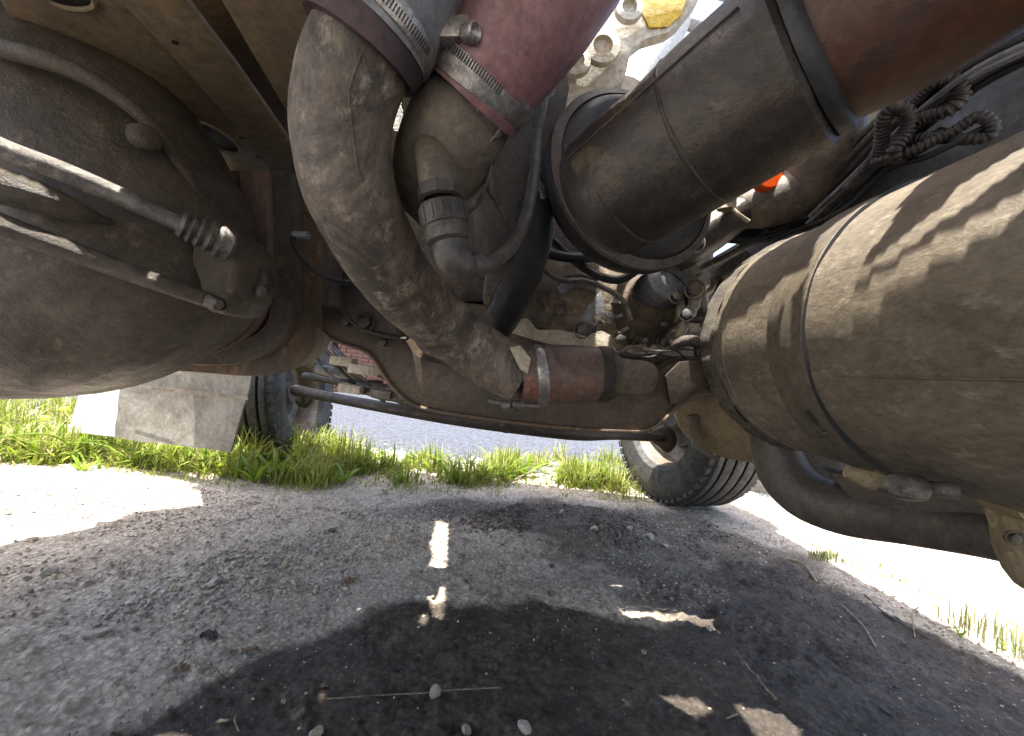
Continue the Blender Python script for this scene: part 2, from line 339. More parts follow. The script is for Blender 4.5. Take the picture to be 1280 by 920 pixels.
def mudf(X, Y): return np.clip((polydist(X, Y, MUDDY) + .18 * fbm(X, Y, 5, 4, 71)) / .1 + .4, 0, 1) * .85
xs = np.concatenate([np.linspace(-3.2, -1.2, 90, endpoint=False), np.linspace(-1.2, 1.8, 520, endpoint=False), np.linspace(1.8, 3.4, 70)])
ys = np.concatenate([np.linspace(.25, 1.4, 300, endpoint=False), np.linspace(1.4, 2.75, 170)])
make_sheet('dirt_ground', xs, ys, ground_z, {'wet': wetf, 'mud': mudf}, GM)
far = mat('pale_gravel_surface', (.34, .315, .29), (.26, .24, .22), (.42, .4, .37), 3, .95, 0, .8, fine=60)
def ring_sheet(name, z, m, x0, x1, y0, y1, hx0=None, hx1=None, hy0=None, hy1=None):
    bm = bmesh.new()
    rects = [(x0, x1, y0, y1)] if hx0 is None else [(x0, x1, y0, hy0), (x0, x1, hy1, y1), (x0, hx0, hy0, hy1), (hx1, x1, hy0, hy1)]
    for a, b, c, d in rects: bm.faces.new([bm.verts.new(V(*p, z)) for p in ((a, c), (b, c), (b, d), (a, d))])
    return bm
link('ground', ring_sheet('ground', -.012, far, -400, 400, -400, 800, -3.15, 3.35, .28, 2.7), far, smooth=0, kind='structure')
asph = mat('blue_grey_asphalt', (.040, .046, .060), (.026, .030, .040), (.10, .11, .14), 9, .85, 0, 1.0, fine=32, amt3=.52)
link('asphalt_road', ring_sheet('asphalt_road', .004, asph, -60, 40, 2.35, 9.5), asph, smooth=0, kind='structure')
# ------------------------------------------------------------ truck: everything that belongs to it hangs from one root
truck = empty('truck', (0, 1.2, 0), 'grimy lorry seen from underneath, engine hoses and fuel tank hanging over the dirt', 'truck')
TI = Matrix.Translation((0, -1.2, 0))
def part(name, bm, m, parent=None, label=None, smooth=40):
    o = link(name, bm, m, None, smooth, label); o.parent = parent or truck
    if parent is None: o.matrix_parent_inverse = TI
    return o
# --- fuel tank (cylinder along the lorry)
TC = MW @ V(.635, .050, -.86); TA = D(.0, 0, 1); TR = .222
def tank_r(rad, a, b, name, m, parent=None, prof=None):
    pass
prof = [(-.035, 0), (-.035, TR * .55), (-.028, TR * .8), (-.012, TR * .94), (0, TR * .985), (.012, TR)] + [(.012 + .04 * k, TR) for k in range(1, 20)] + [(.80, TR * .98), (.82, 0)]
tk = part('fuel_tank', lump(lathe(TC, TA, prof, 128), .0035, 8), 'tank', label='big cylindrical fuel tank, brown and mud stained, right side')
sp = []
S0, S1 = .215, .295
sp = [(S0, TR - .004), (S0, TR + .002), (S0 + .002, TR + .004), (S1 - .002, TR + .004), (S1, TR + .002), (S1, TR - .004)]
part('tank_strap', lathe(TC, TA, sp, 128), 'strap', tk)
part('strap_edging', lathe(TC, TA, [(S1 + .001, TR - .002), (S1 + .001, TR + .0045), (S1 + .0022, TR + .0045), (S1 + .0035, TR - .002)], 128), 'rubber', tk)
part('end_cap', lump(lathe(TC, TA, [(-.045, 0), (-.045, TR * .7), (-.035, TR * .9), (-.015, TR * 1.0), (.0, TR * 1.02), (.035, TR * 1.02), (.045, TR * 1.005)], 128), .005, 40), 'tank_end', tk, 'crusted rough end of the tank')
def on_tank(u, v):                             # where a photo ray meets the tank
    o = MW.translation; r = (P(u, v, 1) - o); ro = o - TC; a = TA
    rp = r - a * r.dot(a); op = ro - a * ro.dot(a); A = rp.dot(rp); B = 2 * rp.dot(op); C = op.dot(op) - TR * TR; dd = B * B - 4 * A * C
    if dd < 0: return None
    return o + r * ((-B - math.sqrt(dd)) / (2 * A))
def tank_seam():
    bm = bmesh.new(); p = [TC + D(-1, -.28, 0) * TR * 1.0 + TA * t for t in (.02, .2, .5, .8)]
    return sweep(bm, p, .0013, 8)
part('weld_seam', tank_seam(), 'tank', tk)
for t_ in (.075,): part('weld_ring', lump(lathe(TC, TA, [(t_ - .004, TR - .002), (t_ - .0015, TR + .0022), (t_ + .0015, TR + .0022), (t_ + .004, TR - .002)], 160), .0012, 60), 'tank', tk)
def onstrap(lst, lift, th):
    bm = bmesh.new(); a = []; b_ = []
    for u, v in lst:
        p = on_tank(u, v); n_ = (p - TC) - TA * (p - TC).dot(TA); n_.normalize(); a.append(bm.verts.new(p + n_ * (lift + th))); b_.append(bm.verts.new(p + n_ * lift))
    bm.faces.new(a); bm.faces.new(b_[::-1])
    for q in range(len(a)): bm.faces.new((a[q], b_[q], b_[(q + 1) % len(a)], a[(q + 1) % len(a)]))
    return bm
part('strap_slot', onstrap([(1008, 510), (1014, 510), (1024, 523), (1028, 532), (1021, 530), (1011, 519)], .0035, .001), 'rubber', tk)
for uv in ((1026, 540), (1034, 538)): part('strap_rivet', hexbolt(on_tank(*uv) + D(-.5, -.5, .3) * .005, D(-.5, -.5, .6), .0045), 'steel_dirty', tk)
part('strap_bolt', tube([(1095, 603, .47, .011), (1120, 606, .46, .011), (1122, 607, .455, .015), (1150, 610, .45, .015), (1151, 610, .45, .009), (1200, 614, .43, .009)], 12, 2), 'steel_dirty', tk)
part('strap_hook', lump(tube([(1058, 590, .475, .007), (1078, 597, .472, .011), (1096, 602, .47, .012), (1104, 604, .468, .008)], 10, 4), .002, 60), 'bracket')
# --- battery box and what hangs behind the tank
part('battery_box', bevel(plate([(842, 505, 1.12), (905, 488, 1.05), (960, 488, .98), (985, 590, .98), (945, 582, 1.05), (905, 574, 1.12), (868, 556, 1.14), (848, 535, 1.14)], .28, D(.35, 0, -1), .02), .004), 'bracket')
part('box_hanger', plate([(862, 520, 1.09), (872, 517, 1.09), (878, 556, 1.09), (900, 574, 1.07), (893, 576, 1.07), (868, 560, 1.1)], .02), 'strap')
gd = part('curved_guard', tube([(968, 520, .95, .05), (972, 572, .93, .056), (998, 612, .88, .056), (1050, 636, .80, .05), (1130, 650, .7, .042), (1230, 668, .58, .034), (1320, 690, .5, .03)], 28, 8, flat=.9), 'guard', label='thick curved brown pipe under the tank')
part('lower_rail', plate([(1035, 590, .78), (1130, 604, .66), (1290, 622, .52), (1290, 700, .52), (1180, 662, .62), (1090, 636, .72), (1062, 622, .76)], .05, D(.4, .1, -1), .006), 'guard')
part('gap_filler_plate', plate([(985, 540, .92), (1060, 560, .88), (1110, 600, .84), (1080, 645, .84), (1020, 632, .88), (990, 600, .92)], .04, None, .006), 'guard')  # dark plate added to close a bright gap inside the guard
hb = part('tank_hanger', plate([(1240, 610, .5), (1290, 612, .47), (1290, 745, .47), (1272, 722, .48), (1258, 690, .49), (1256, 645, .5), (1246, 632, .5)], .03, D(.4, 0, -1), .006), 'bracket')
part('hanger_collar', tube([(1232, 612, .50, .02), (1262, 620, .48, .024), (1300, 630, .45, .024)], 16, 3), 'bracket', hb)
part('hanger_bolt', hexbolt(P(1266, 672, .478), D(-.2, 0, 1), .006), 'steel_dirty', hb)
part('rear_mud_flap', sheet([(885, 560, 2.45), (960, 570, 2.4), (964, 622, 2.4), (897, 622, 2.45)], 16, 12, .012, .03, 6), 'flap')
# --- wheels
def wheel(c, axis, R, W, label):
    w_ = bpy.data.objects.new('wheel', None); S.collection.objects.link(w_); w_.parent = truck; w_.matrix_parent_inverse = TI; w_['label'] = label
    w_.empty_display_size = .1
    ri = R * .58; a = axis.normalized(); h = W / 2
    prof = [(h * .75, ri), (h * .93, ri * 1.08), (h * 1.0, R * .78), (h * .97, R * .88), (h * .86, R * .955), (h * .78, R * .985)]
    q = [(h * .76, R)]
    for k in range(4):
        g = h * (.55 - .36 * k); q += [(g + .012, R * 1.004), (g + .007, R * 1.0), (g + .005, R * .95), (g - .005, R * .95), (g - .007, R)]
    q.append((-h * .76, R))
    prof = prof + q + [(-x, y) for x, y in prof[::-1]]
    part('tyre', lathe(c, a, prof, 96), 'tyre', w_)
    blk = bmesh.new(); x = a.orthogonal().normalized(); y = a.cross(x)
    for k in range(56):
        for s in (-1, 1):
            an = 2 * math.pi * (k + (.5 if s > 0 else 0)) / 56; rd = x * math.cos(an) + y * math.sin(an); tg = a.cross(rd)
            merge(blk, boxm(c + rd * (R * .958) + a * s * h * .84, a, tg, rd, h * .11, R * .036, R * .018, .0))
    part('tread_blocks', blk, 'tyre', w_)['kind'] = 'stuff'
    part('rim', lathe(c, a, [(h * .78, ri * 1.1), (h * .82, ri * 1.06), (h * .74, ri), (h * .5, ri * .94), (h * .0, ri * .92), (-h * .1, ri * .85), (-h * .15, ri * .45), (-h * .3, ri * .4), (-h * .3, 0)], 64), 'rim', w_)
    part('brake_drum', lathe(c, a, [(h * .35, 0), (h * .4, ri * .22), (h * .1, ri * .36), (h * .05, ri * .6), (-h * .1, ri * .64)], 48), 'axle', w_)
    return w_
wheel(P(852, 520, 2.05), D(-.96, .08, .22), .435, .30, 'dusty right front wheel with worn tyre')
wheel(P(352, 490, 2.25), D(.985, .02, -.10), .43, .30, 'left front wheel behind the grey mud flap')
# --- axle and steering rods crossing between the wheels
part('front_axle', tube([(370, 488, 1.95, .03), (410, 496, 1.8, .026), (480, 509, 1.65, .026), (560, 522, 1.58, .030), (640, 532, 1.55, .034), (720, 541, 1.58, .034), (770, 543, 1.68, .026), (830, 548, 1.95, .022)], 20, 6, flat=.9), 'axle')
part('steering_knuckle', pillow([(812, 538), (828, 532), (842, 538), (845, 554), (834, 566), (822, 558), (812, 550)], 1.95, .02, .05, 6, 4), 'beam')
part('steering_knuckle', pillow([(372, 486), (392, 488), (394, 502), (384, 510), (372, 504)], 2.0, .03, .05, 6, 4), 'axle')
part('axle_boss', lathe(P(634, 533, 1.53), D(0, -.5, .4), [(0, .03), (.012, .03), (.018, .022), (.018, 0)], 16), 'axle')
part('tie_rod', tube([(380, 470, 1.7, .016), (430, 478, 1.65, .018), (520, 505, 1.5, .018)], 12, 4), 'axle')
for k in range(6):
    u0 = random.uniform(385, 420); v0 = random.uniform(425, 470)
    part('brake_hose', tube([(u0, v0 - 20, 1.5, .006), (u0 + 25, v0 + 5, 1.45, .006), (u0 + 50, v0 + random.uniform(0, 30), 1.45, .006), (u0 + 90, v0 + 35, 1.5, .006)], 8, 4), 'rubber' if k % 2 else 'steel_dirty')
sl2 = part('steering_link', tube([(395, 462, 1.5, .018), (425, 468, 1.5, .024), (470, 490, 1.45, .024), (520, 500, 1.4, .015)], 14, 4), 'steel_dirty')
for (u, v, r) in ((430, 452, .03), (455, 462, .034), (478, 492, .028), (440, 486, .03)):
    part('link_bracket', boxm(P(u, v, 1.42), D(1, -.15), D(.15, 1), D(0, 0, 1), r * 1.3, r * .5, r, .004), 'pale' if u != 478 else 'steel_dirty', sl2)
part('shock_absorber', tube([(415, 425, 1.5, .014), (428, 462, 1.5, .014), (436, 486, 1.5, .012)], 14, 2), 'steel_dirty')
# --- left mud flap, its sunlit part built as a pale panel
part('mud_flap', sheet([(150, 445, 1.60), (318, 452, 1.45), (296, 563, 1.50), (152, 546, 1.62)], 36, 20, .010, .014, 5, .03), 'flap')
part('flap_stiffener', plate([(158, 480, 1.55), (310, 496, 1.41), (310, 500, 1.41), (158, 484, 1.55)], .004, None, 0), 'rail_grey')
for k in range(6): part('flap_rivet', hexbolt(P(155.5, 502 + 7.5 * k, 1.60), D(0, 0, 1), .0035), 'steel_dirty')
part('sunlit_flap_part', sheet([(112, 452, 1.70), (152, 460, 1.64), (151, 546, 1.64), (84, 540, 1.68)], 16, 16, .010, .012, 4), 'sunlit_white', label='sunlit part of the mud flap, coloured pale')  # sunlight on this part of the flap is put into its colour
# --- left rail: nested curved channels
def channel(rows, wpx, name, m, th=.02):       # rows (u,v,d) path; wide strip swept along it, edge folded
    s = cr(rows, 6); bm = bmesh.new(); pts = [P(*r) for r in s]; dz = D(-.25, .1, -1)
    A = []
    for i, p in enumerate(pts):
        t = (pts[min(i + 1, len(pts) - 1)] - pts[max(0, i - 1)]).normalized(); n = t.cross(D(0, 0, 1)).normalized()
        w2 = wpx
        A.append([bm.verts.new(p + x * w2 * n + dz * y) for x, y in ((-.5, 0), (-.46, -.006), (.46, -.006), (.5, 0), (.5, .16), (.42, .16), (.42, .02), (-.42, .02), (-.42, .16), (-.5, .16))])
    for a, b in zip(A, A[1:]):
        for k in range(10): bm.faces.new((a[k], a[(k + 1) % 10], b[(k + 1) % 10], b[k]))
    bm.faces.new(A[0]); bm.faces.new(A[-1][::-1])
    return bm
part('frame_rail', channel([(383, 215, .93), (384, 300, .93), (386, 370, .93), (380, 425, .92), (335, 452, .90), (215, 446, .88)], .062, 'c', 'rail'), 'rail')
part('frame_rail', channel([(352, 215, .86), (352, 300, .86), (354, 360, .86), (345, 412, .86), (300, 440, .85), (200, 440, .84)], .05, 'c', 'rail'), 'rail_grey')
part('rust_panel', channel([(318, 215, .83), (319, 300, .83), (318, 350, .83), (305, 395, .83), (262, 425, .82), (180, 430, .8)], .06, 'c', 'rail'), 'rust_red')
part('inner_panel', channel([(280, 215, .86), (282, 300, .86), (280, 350, .86), (262, 390, .86), (200, 410, .84)], .07, 'c', 'rail'), 'rail')
part('rail_web', plate([(395, 235, .98), (440, 235, 1.05), (440, 400, 1.05), (395, 400, .98)], .03), 'rail_grey')
# --- crossmember: pressed beam under the engine
bo = cr([(378, 390), (386, 381), (420, 384), (455, 396), (500, 420), (525, 446), (570, 458), (640, 470), (720, 480), (800, 478), (838, 455), (870, 448), (902, 452)], 4)
bl = cr([(905, 488), (870, 490), (846, 508), (812, 536), (760, 537), (700, 533), (620, 524), (560, 515), (516, 504), (487, 478), (460, 440), (420, 425), (392, 408), (379, 398)], 4)
outl = [(p[0], p[1], .93) for p in bo] + [(p[0], p[1], .93) for p in bl]
cm = part('crossmember', plate(outl, .075, D(0, .12, -1), .006), 'beam', label='pressed brown crossmember under the engine')
lip = [(p[0], p[1] + 1.5, .925) for p in bl]
part('beam_lip', sweep(bmesh.new(), [P(*p) for p in lip], .0042, 8), 'rail', cm)
for (u, v, r) in ((433, 402, .010), (480, 428, .009), (840, 480, .009), (884, 467, .009), (395, 397, .005)):
    part('bolt', hexbolt(P(u, v, .925), D(0, 0, 1), r), 'steel_dirty', cm)
part('end_gusset', plate([(832, 470, .915), (850, 452, .91), (900, 448, .90), (904, 486, .90), (868, 490, .91), (848, 507, .912), (838, 505, .915)], .012, None, .003), 'beam', cm)
# --- sump and engine castings
part('engine_block', lump(boxm(P(740, 330, 1.35), D(1, -.1), D(.1, 1), D(0, 0, 1), .34, .20, .16, .03), .01, 6), 'block')
part('engine_block_upper', lump(boxm(P(560, 250, 1.50), D(1, 0), D(0, 1), D(0, 0, 1), .34, .40, .10, .03), .01, 6), 'block')
sm = part('sump', lump(pillow([(636, 390), (640, 352), (668, 320), (730, 318), (800, 350), (850, 380), (866, 420), (830, 440), (770, 438), (700, 428), (650, 412)], 1.05, .05, .2, 9, 3), .006, 22), 'sump')
part('sump_flange', lump(plate([(630, 400, 1.0), (660, 398, 1.0), (672, 412, 1.0), (700, 412, 1.0), (735, 420, 1.0), (750, 412, 1.0), (766, 420, 1.0), (780, 432, 1.0), (830, 428, 1.0), (862, 430, 1.0), (862, 446, 1.0), (800, 446, 1.0), (740, 440, 1.0), (680, 428, 1.0), (634, 414, 1.0)], .02, None, .004), .001, 40), 'pale', sm)
for (u, v, r) in ((681, 399, .013), (728, 412, .015), (775, 425, .014), (748, 410, .009), (806, 426, .009), (830, 407, .014), (830, 428, .013), (662, 370, .02), (702, 380, .009)):
    part('bolt', hexbolt(P(u, v, 0.985), D(0, -.1, 1), r), 'rail' if r == .02 else 'steel_dirty', sm)
part('casting_rib', plate([(722, 402, 1.0), (742, 372, 1.0), (752, 362, 1.0), (758, 392, 1.0), (752, 410, 1.0)], .02, None, .005), 'alu', sm)
gb = part('gear_housing', lump(lathe(P(800, 392, 1.07), D(.06, .16, 1), [(-.06, .15), (.0, .15), (.012, .145), (.016, .128), (.03, .112), (.06, .095), (.10, .074), (.13, .068)], 48), .004, 30), 'block')
ec0 = P(830, 350, .985); eca = D(.16, .10, 1)
part('end_cover', lump(lathe(ec0, eca, [(-.12, .085), (-.03, .066), (.015, .064), (.028, .056), (.032, .028), (.028, .024), (.028, 0)], 40), .002, 40), 'alu', gb)
for k in range(6):
    a = math.radians(165 + 27 * k); q0 = P(800, 392, 1.055); rd = D(math.cos(a), math.sin(a), 0); t_ = D(-math.sin(a), math.cos(a), 0)
    bm = bmesh.new(); A_ = q0 + rd * .135 - D(0, 0, 1) * .0; B_ = q0 + rd * .07 + D(0, 0, 1) * .085; C_ = q0 + rd * .05
    vs = [bm.verts.new(p + t_ * e) for e in (-.004, .004) for p in (A_, B_, C_)]
    for f in ((0, 1, 2), (5, 4, 3), (0, 3, 4, 1), (1, 4, 5, 2), (2, 5, 3, 0)): bm.faces.new([vs[i] for i in f])
    part('cooling_rib', bevel(bm, .0015), 'alu' if k < 3 else 'block', gb)
    part('bolt', hexbolt(q0 + D(math.cos(a + .24), math.sin(a + .24), 0) * .135, D(0, 0, 1), .010), 'steel_dirty', gb)
part('gap_filler_block', lump(boxm(P(650, 430, 1.42), D(1, -.12), D(.12, 1), D(0, 0, 1), .32, .115, .1, .03), .012, 9), 'block')  # dark block added to fill bright gaps behind the sump
part('gap_filler_block', lump(boxm(P(838, 420, 1.26), D(1, -.05), D(.05, 1), D(0, 0, 1), .19, .14, .08, .03), .012, 9), 'block')  # second added block, covers the bright gap beside the linkage
part('chassis_stay', plate([(868, 385, 1.05), (905, 385, 1.05), (905, 470, 1.0), (872, 455, 1.0)], .02), 'beam')
lk = part('linkage', tube([(862, 330, .98, .012), (872, 352, .96, .014), (868, 382, .96, .012), (855, 405, .96, .013), (846, 440, .97, .008)], 12, 5, rough=.12), 'pale')
part('linkage_nut', lathe(P(877, 352, .95), D(.2, .2, 1), [(-.02, .022), (.0, .022), (.012, .016), (.012, 0)], 10), 'pale', lk)
part('linkage_rod', tube([(880, 362, .96, .006), (884, 390, .96, .008), (892, 415, .96, .006), (886, 436, .96, .007)], 8, 5, rough=.2), 'pale', lk)
part('linkage_arm', plate([(848, 372, .98), (864, 360, .98), (862, 390, .98), (850, 412, .98), (836, 416, .98), (846, 398, .98)], .015, None, .003), 'pale', lk)
# --- big canister upper right
A1 = P(746, 256, .56); A2 = P(1180, -52, .302); AX = (A2 - A1).normalized(); LN = (A2 - A1).length
RC = .084
cn = part('exhaust_canister', lump(lathe(A1, AX, [(0, 0), (0, RC * .8), (.006, RC * .93), (.02, RC)] + [(.035 + .021 * k, RC * (1 + .008 * math.sin(k))) for k in range(10)] + [(.234, RC), (.240, RC * 1.02), (.248, RC * 1.015), (.252, RC * .96), (.254, RC * .88), (.264, RC * .88)], 96), .0022, 13), 'canister', label='large sooty canister running diagonally overhead')
part('canister_neck', lump(lathe(A1, AX, [(.252, RC * .84), (.272, RC * .89), (.289, RC * .91)] + [(.306 + .03 * k, RC * .92) for k in range(7)], 96), .002, 11), 'canister_red', cn, 'red brown end section of the canister')
part('canister_ring', lathe(A1, AX, [(.251, RC * .84), (.254, RC * .955), (.260, RC * .965), (.265, RC * .94), (.270, RC * .84)], 96), 'rubber', cn)
fa = (AX + D(0, .0, 1) * .9).normalized()
fl = part('black_flange', lathe(P(790, 228, .74), fa, [(-.05, 0), (-.05, .14), (-.036, .163), (-.012, .172), (.008, .167), (.024, .155), (.04, .135), (.044, .095)], 72), 'rubber')
part('flange_lip', lathe(P(790, 228, .74), fa, [(.0, .163), (.008, .1735), (.017, .1735), (.024, .158)], 72), 'rail_grey', fl)
for t_ in (.055, .15): part('weld_ring', lathe(A1, AX, [(t_ - .003, RC * .99), (t_ - .001, RC * 1.012), (t_ + .001, RC * 1.014), (t_ + .003, RC * .99)], 96), 'canister', cn)
sv = AX.cross(D(0, 0, 1)).normalized(); sv2 = (D(0, 0, 1) - AX * AX.dot(D(0, 0, 1))).normalized()
rad_ = (sv * -.55 + sv2 * .83).normalized()
part('seam', sweep(bmesh.new(), [A1 + AX * t + rad_ * RC * 1.002 for t in (.03, .08, .14, .2, .23)], .0016, 8), 'canister', cn)
# --- exhaust elbow and neighbours right of centre
part('exhaust_elbow', tube([(1045, 130, .78, .055), (1032, 190, .80, .057), (1008, 232, .84, .056), (960, 255, .88, .05), (915, 258, .93, .047), (880, 250, .97, .045)], 32, 7), 'elbow')
part('vent_pipe', tube([(945, 255, .9, .03), (915, 272, .9, .038), (880, 296, .92, .044), (840, 318, .95, .046)], 24, 4), 'canister')
hc = part('hose_clip', lathe(P(908, 262, .85), D(.05, 1, .1), [(0, .019), (.035, .017), (.036, .014), (.045, .013), (.05, .022), (.06, .02), (.06, 0)], 20), 'pale')
part('clip_tail', tube([(914, 252, .84, .004), (920, 265, .83, .004), (936, 277, .83, .004)], 8, 4), 'pale', hc)
part('washer_bolt', hexbolt(P(868, 303, .88), D(0, .1, 1), .016), 'alu')
part('hanger_strap', plate([(925, 225, .95), (1000, 205, .95), (1000, 222, .95), (925, 262, .95), (905, 285, .95), (890, 280, .95)], .01, None, .002), 'frame_grey')
part('reflector', lathe(P(958, 219, .84), D(0, .1, 1), [(-.01, .034), (.004, .034), (.008, .03), (.009, 0)], 24), 'orange')
for k, rows in enumerate([[(860, 330, 1.0, .01), (900, 300, .95, .01), (950, 300, .92, .01), (1010, 275, .9, .01)], [(850, 345, 1., .008), (910, 320, .95, .008), (960, 290, .93, .008)],
                          [(865, 320, 1.0, .012), (905, 292, .98, .012), (960, 285, .95, .014), (1040, 250, .9, .014)], [(870, 372, 1.05, .02), (900, 345, 1.02, .02), (935, 320, 1.0, .02)]]):
    part('brake_line', tube(rows, 10, 5), 'steel_dirty' if k % 2 else 'rubber')
# --- right frame rail and cable run
part('side_rail', plate([(880, 330, 1.12), (1000, 262, .92), (1060, 225, .84), (1180, 110, .68), (1320, 30, .55), (1320, 190, .52), (1200, 250, .64), (1040, 300, .84), (905, 372, 1.05)], .02, D(.5, .6, -1), .003), 'frame_grey', label='smooth grey frame rail above the tank')
cb = bpy.data.objects.new('wiring_loom', None); S.collection.objects.link(cb); cb.parent = truck; cb.matrix_parent_inverse = TI
def off(rows, du, dv, dd=0): return [(a + du, b + dv, c + dd, r) for a, b, c, r in rows]
base = [(1310, 35, .50, .007), (1230, 72, .55, .007), (1170, 112, .6, .007), (1110, 165, .68, .007), (1060, 215, .76, .007), (1010, 262, .84, .007)]
for du, dv, dd, r, mt in ((0, 0, 0, .009, 'rubber'), (8, 14, .0, .008, 'plastic'), (-6, -10, 0.01, .007, 'rail_grey'), (16, 22, .0, .006, 'rubber'), (-14, -14, .02, .006, 'steel_dirty'), (4, 6, -.02, .004, 'alu'), (-2, 18, .0, .004, 'alu')):
    part('cable', tube([(a, b, c, r) for a, b, c, _ in off(base, du, dv, dd)], 10, 5), mt, cb)
def conduit(rows, r):
    s = cr([(a, b, c, 1) for a, b, c in rows], 30); pts = [P(*q[:3]) for q in s]
    bm = bmesh.new(); L = 0; rad = []; out = []
    # even resample, ridge every 4 samples
    for i in range(len(pts)): 
        if i: L += (pts[i] - pts[i - 1]).length
    step = .0016; acc = 0; out = [pts[0]]; i = 0; cur = pts[0]
    for i in range(1, len(pts)):
        seg = pts[i] - pts[i - 1]; l = seg.length; t = step - acc
        while t < l: out.append(pts[i - 1] + seg * (t / l)); t += step
        acc = l - (t - step)
    rad = [r * (1 if (k // 2) % 2 else .80) for k in range(len(out))]
    return sweep(bm, out, rad, 12)
part('conduit', conduit([(1060, 235, .74), (1098, 190, .66), (1104, 150, .62), (1118, 132, .60), (1134, 142, .60), (1132, 165, .61), (1118, 190, .62), (1130, 195, .63), (1180, 165, .62)], .0105), 'plastic', cb)
part('conduit', conduit([(1120, 178, .64), (1150, 150, .61), (1188, 136, .58), (1202, 118, .57), (1190, 100, .57), (1168, 102, .58), (1140, 128, .62)], .0105), 'plastic', cb)
part('conduit', conduit([(1090, 205, .66), (1140, 188, .61), (1190, 165, .58), (1222, 146, .56), (1240, 155, .55), (1236, 170, .555), (1210, 174, .57), (1160, 172, .61), (1120, 180, .65)], .0085), 'plastic', cb)
part('cable', tube([(1230, 160, .56, .005), (1160, 195, .6, .005), (1110, 212, .66, .005), (1050, 265, .76, .005), (960, 300, .9, .005)], 8, 6), 'rubber', cb)
# --- left big drum with ridge, rods and bracket
dr = part('spring_brake_drum', lump(pillow([(-260, 120), (-200, -60), (-60, -80), (60, -8), (150, 50), (215, 118), (262, 200), (300, 290), (312, 345), (292, 395), (240, 440), (160, 480), (80, 497), (0, 498), (-120, 480), (-230, 400)], .66, .20, .22, 14, 2.3, 5), .006, 7), 'drum', label='large dark mud caked drum filling the left side')
part('drum_ridge', tube([(-60, 36, .475, .012), (0, 60, .478, .013), (60, 76, .485, .013), (120, 103, .505, .012), (180, 148, .535, .011), (225, 205, .575, .009), (262, 265, .62, .007)], 14, 6, flat=.8), 'drum', dr)
part('drum_ridge', tube([(-50, 262, .435, .015), (0, 282, .445, .014), (100, 318, .475, .012), (200, 354, .51, .011), (268, 378, .545, .010), (276, 381, .548, .007)], 16, 6), 'drum', dr)
part('drum_ridge', tube([(-40, 222, .45, .02), (20, 238, .455, .02), (80, 258, .475, .015), (125, 274, .50, .006), (150, 280, .53, .002)], 16, 6), 'drum', dr)
rod = part('push_rod', tube([(-60, 152, .40, .012), (0, 186, .42, .012), (80, 216, .44, .0115), (160, 250, .47, .011), (230, 282, .50, .0105)], 20, 6), 'steel_dirty')
bax = (P(300, 312, .54) - P(228, 281, .495)).normalized(); b0 = P(224, 279, .493)
part('rod_boot', lathe(b0, bax, [(0, .0), (0, .014), (.004, .0165), (.008, .0135), (.012, .0185), (.017, .0150), (.021, .0200), (.026, .0165), (.031, .0215), (.037, .0180), (.042, .0225), (.055, .0225), (.060, .017), (.062, 0)], 32), 'steel_dirty', rod)
br = part('rod_bracket', lump(pillow([(258, 300), (285, 288), (304, 296), (312, 325), (306, 368), (292, 392), (270, 390), (262, 360), (252, 330)], .57, .022, .08, 7, 5), .003, 30), 'drum')
part('bracket_ear', pillow([(304, 340), (322, 330), (336, 342), (337, 356), (326, 364), (310, 356)], .60, .010, .02, 5, 4), 'axle', br)
part('bracket_pin', lathe(P(326, 360, .59), D(0, -1, .2), [(0, .009), (.014, .008), (.014, 0)], 8), 'steel_dirty', br)
part('bracket_nut', tube([(258, 374, .535, .009), (272, 380, .54, .0085), (274, 381, .54, .006)], 10, 2, rough=.1), 'steel_dirty', br)
part('stud', lump(pillow([(165, 160), (182, 156), (196, 170), (194, 186), (176, 188), (164, 176)], .535, .02, .02, 5, 2), .003, 40), 'drum', dr)
# --- tan cab floor channels, upper left
def CH(u, v, h):                               # point on a plane h above the lens axis (lorry's own level)
    d = h * F / (CY - v); return (u, v, d)
H = .455
cf = part('cab_floor_panel', plate([CH(-30, -60, H), CH(90, -60, H), CH(160, 8, H), CH(235, 85, H), CH(300, 160, H), CH(358, 232, H), CH(300, 228, H), CH(255, 215, H), CH(150, 140, H), CH(20, 40, H)], .01, D(0, 1, 0), .002), 'tan', label='tan dusty floor panel overhead')
part('cab_channel_face', plate([CH(90, -60, H - .01), CH(205, -60, H - .01), CH(232, 2, H - .01), CH(300, 90, H - .01), CH(378, 200, H - .01), CH(385, 246, H - .01), CH(356, 236, H - .01), CH(300, 166, H - .01), CH(235, 92, H - .01), CH(160, 12, H - .01)], .012, D(0, 1, 0), .003), 'tan', cf)
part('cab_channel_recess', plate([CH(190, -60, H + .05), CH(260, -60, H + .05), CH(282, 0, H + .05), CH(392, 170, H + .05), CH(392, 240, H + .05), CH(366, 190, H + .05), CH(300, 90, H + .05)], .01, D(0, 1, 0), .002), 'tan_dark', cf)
part('cab_floor_flange', plate([CH(258, -60, H - .005), CH(400, -60, H - .005), CH(410, 60, H - .005), CH(400, 190, H - .005), CH(367, 154, H - .005), CH(320, 75, H - .005), CH(276, 0, H - .005)], .012, D(0, 1, 0), .003), 'tan', cf)
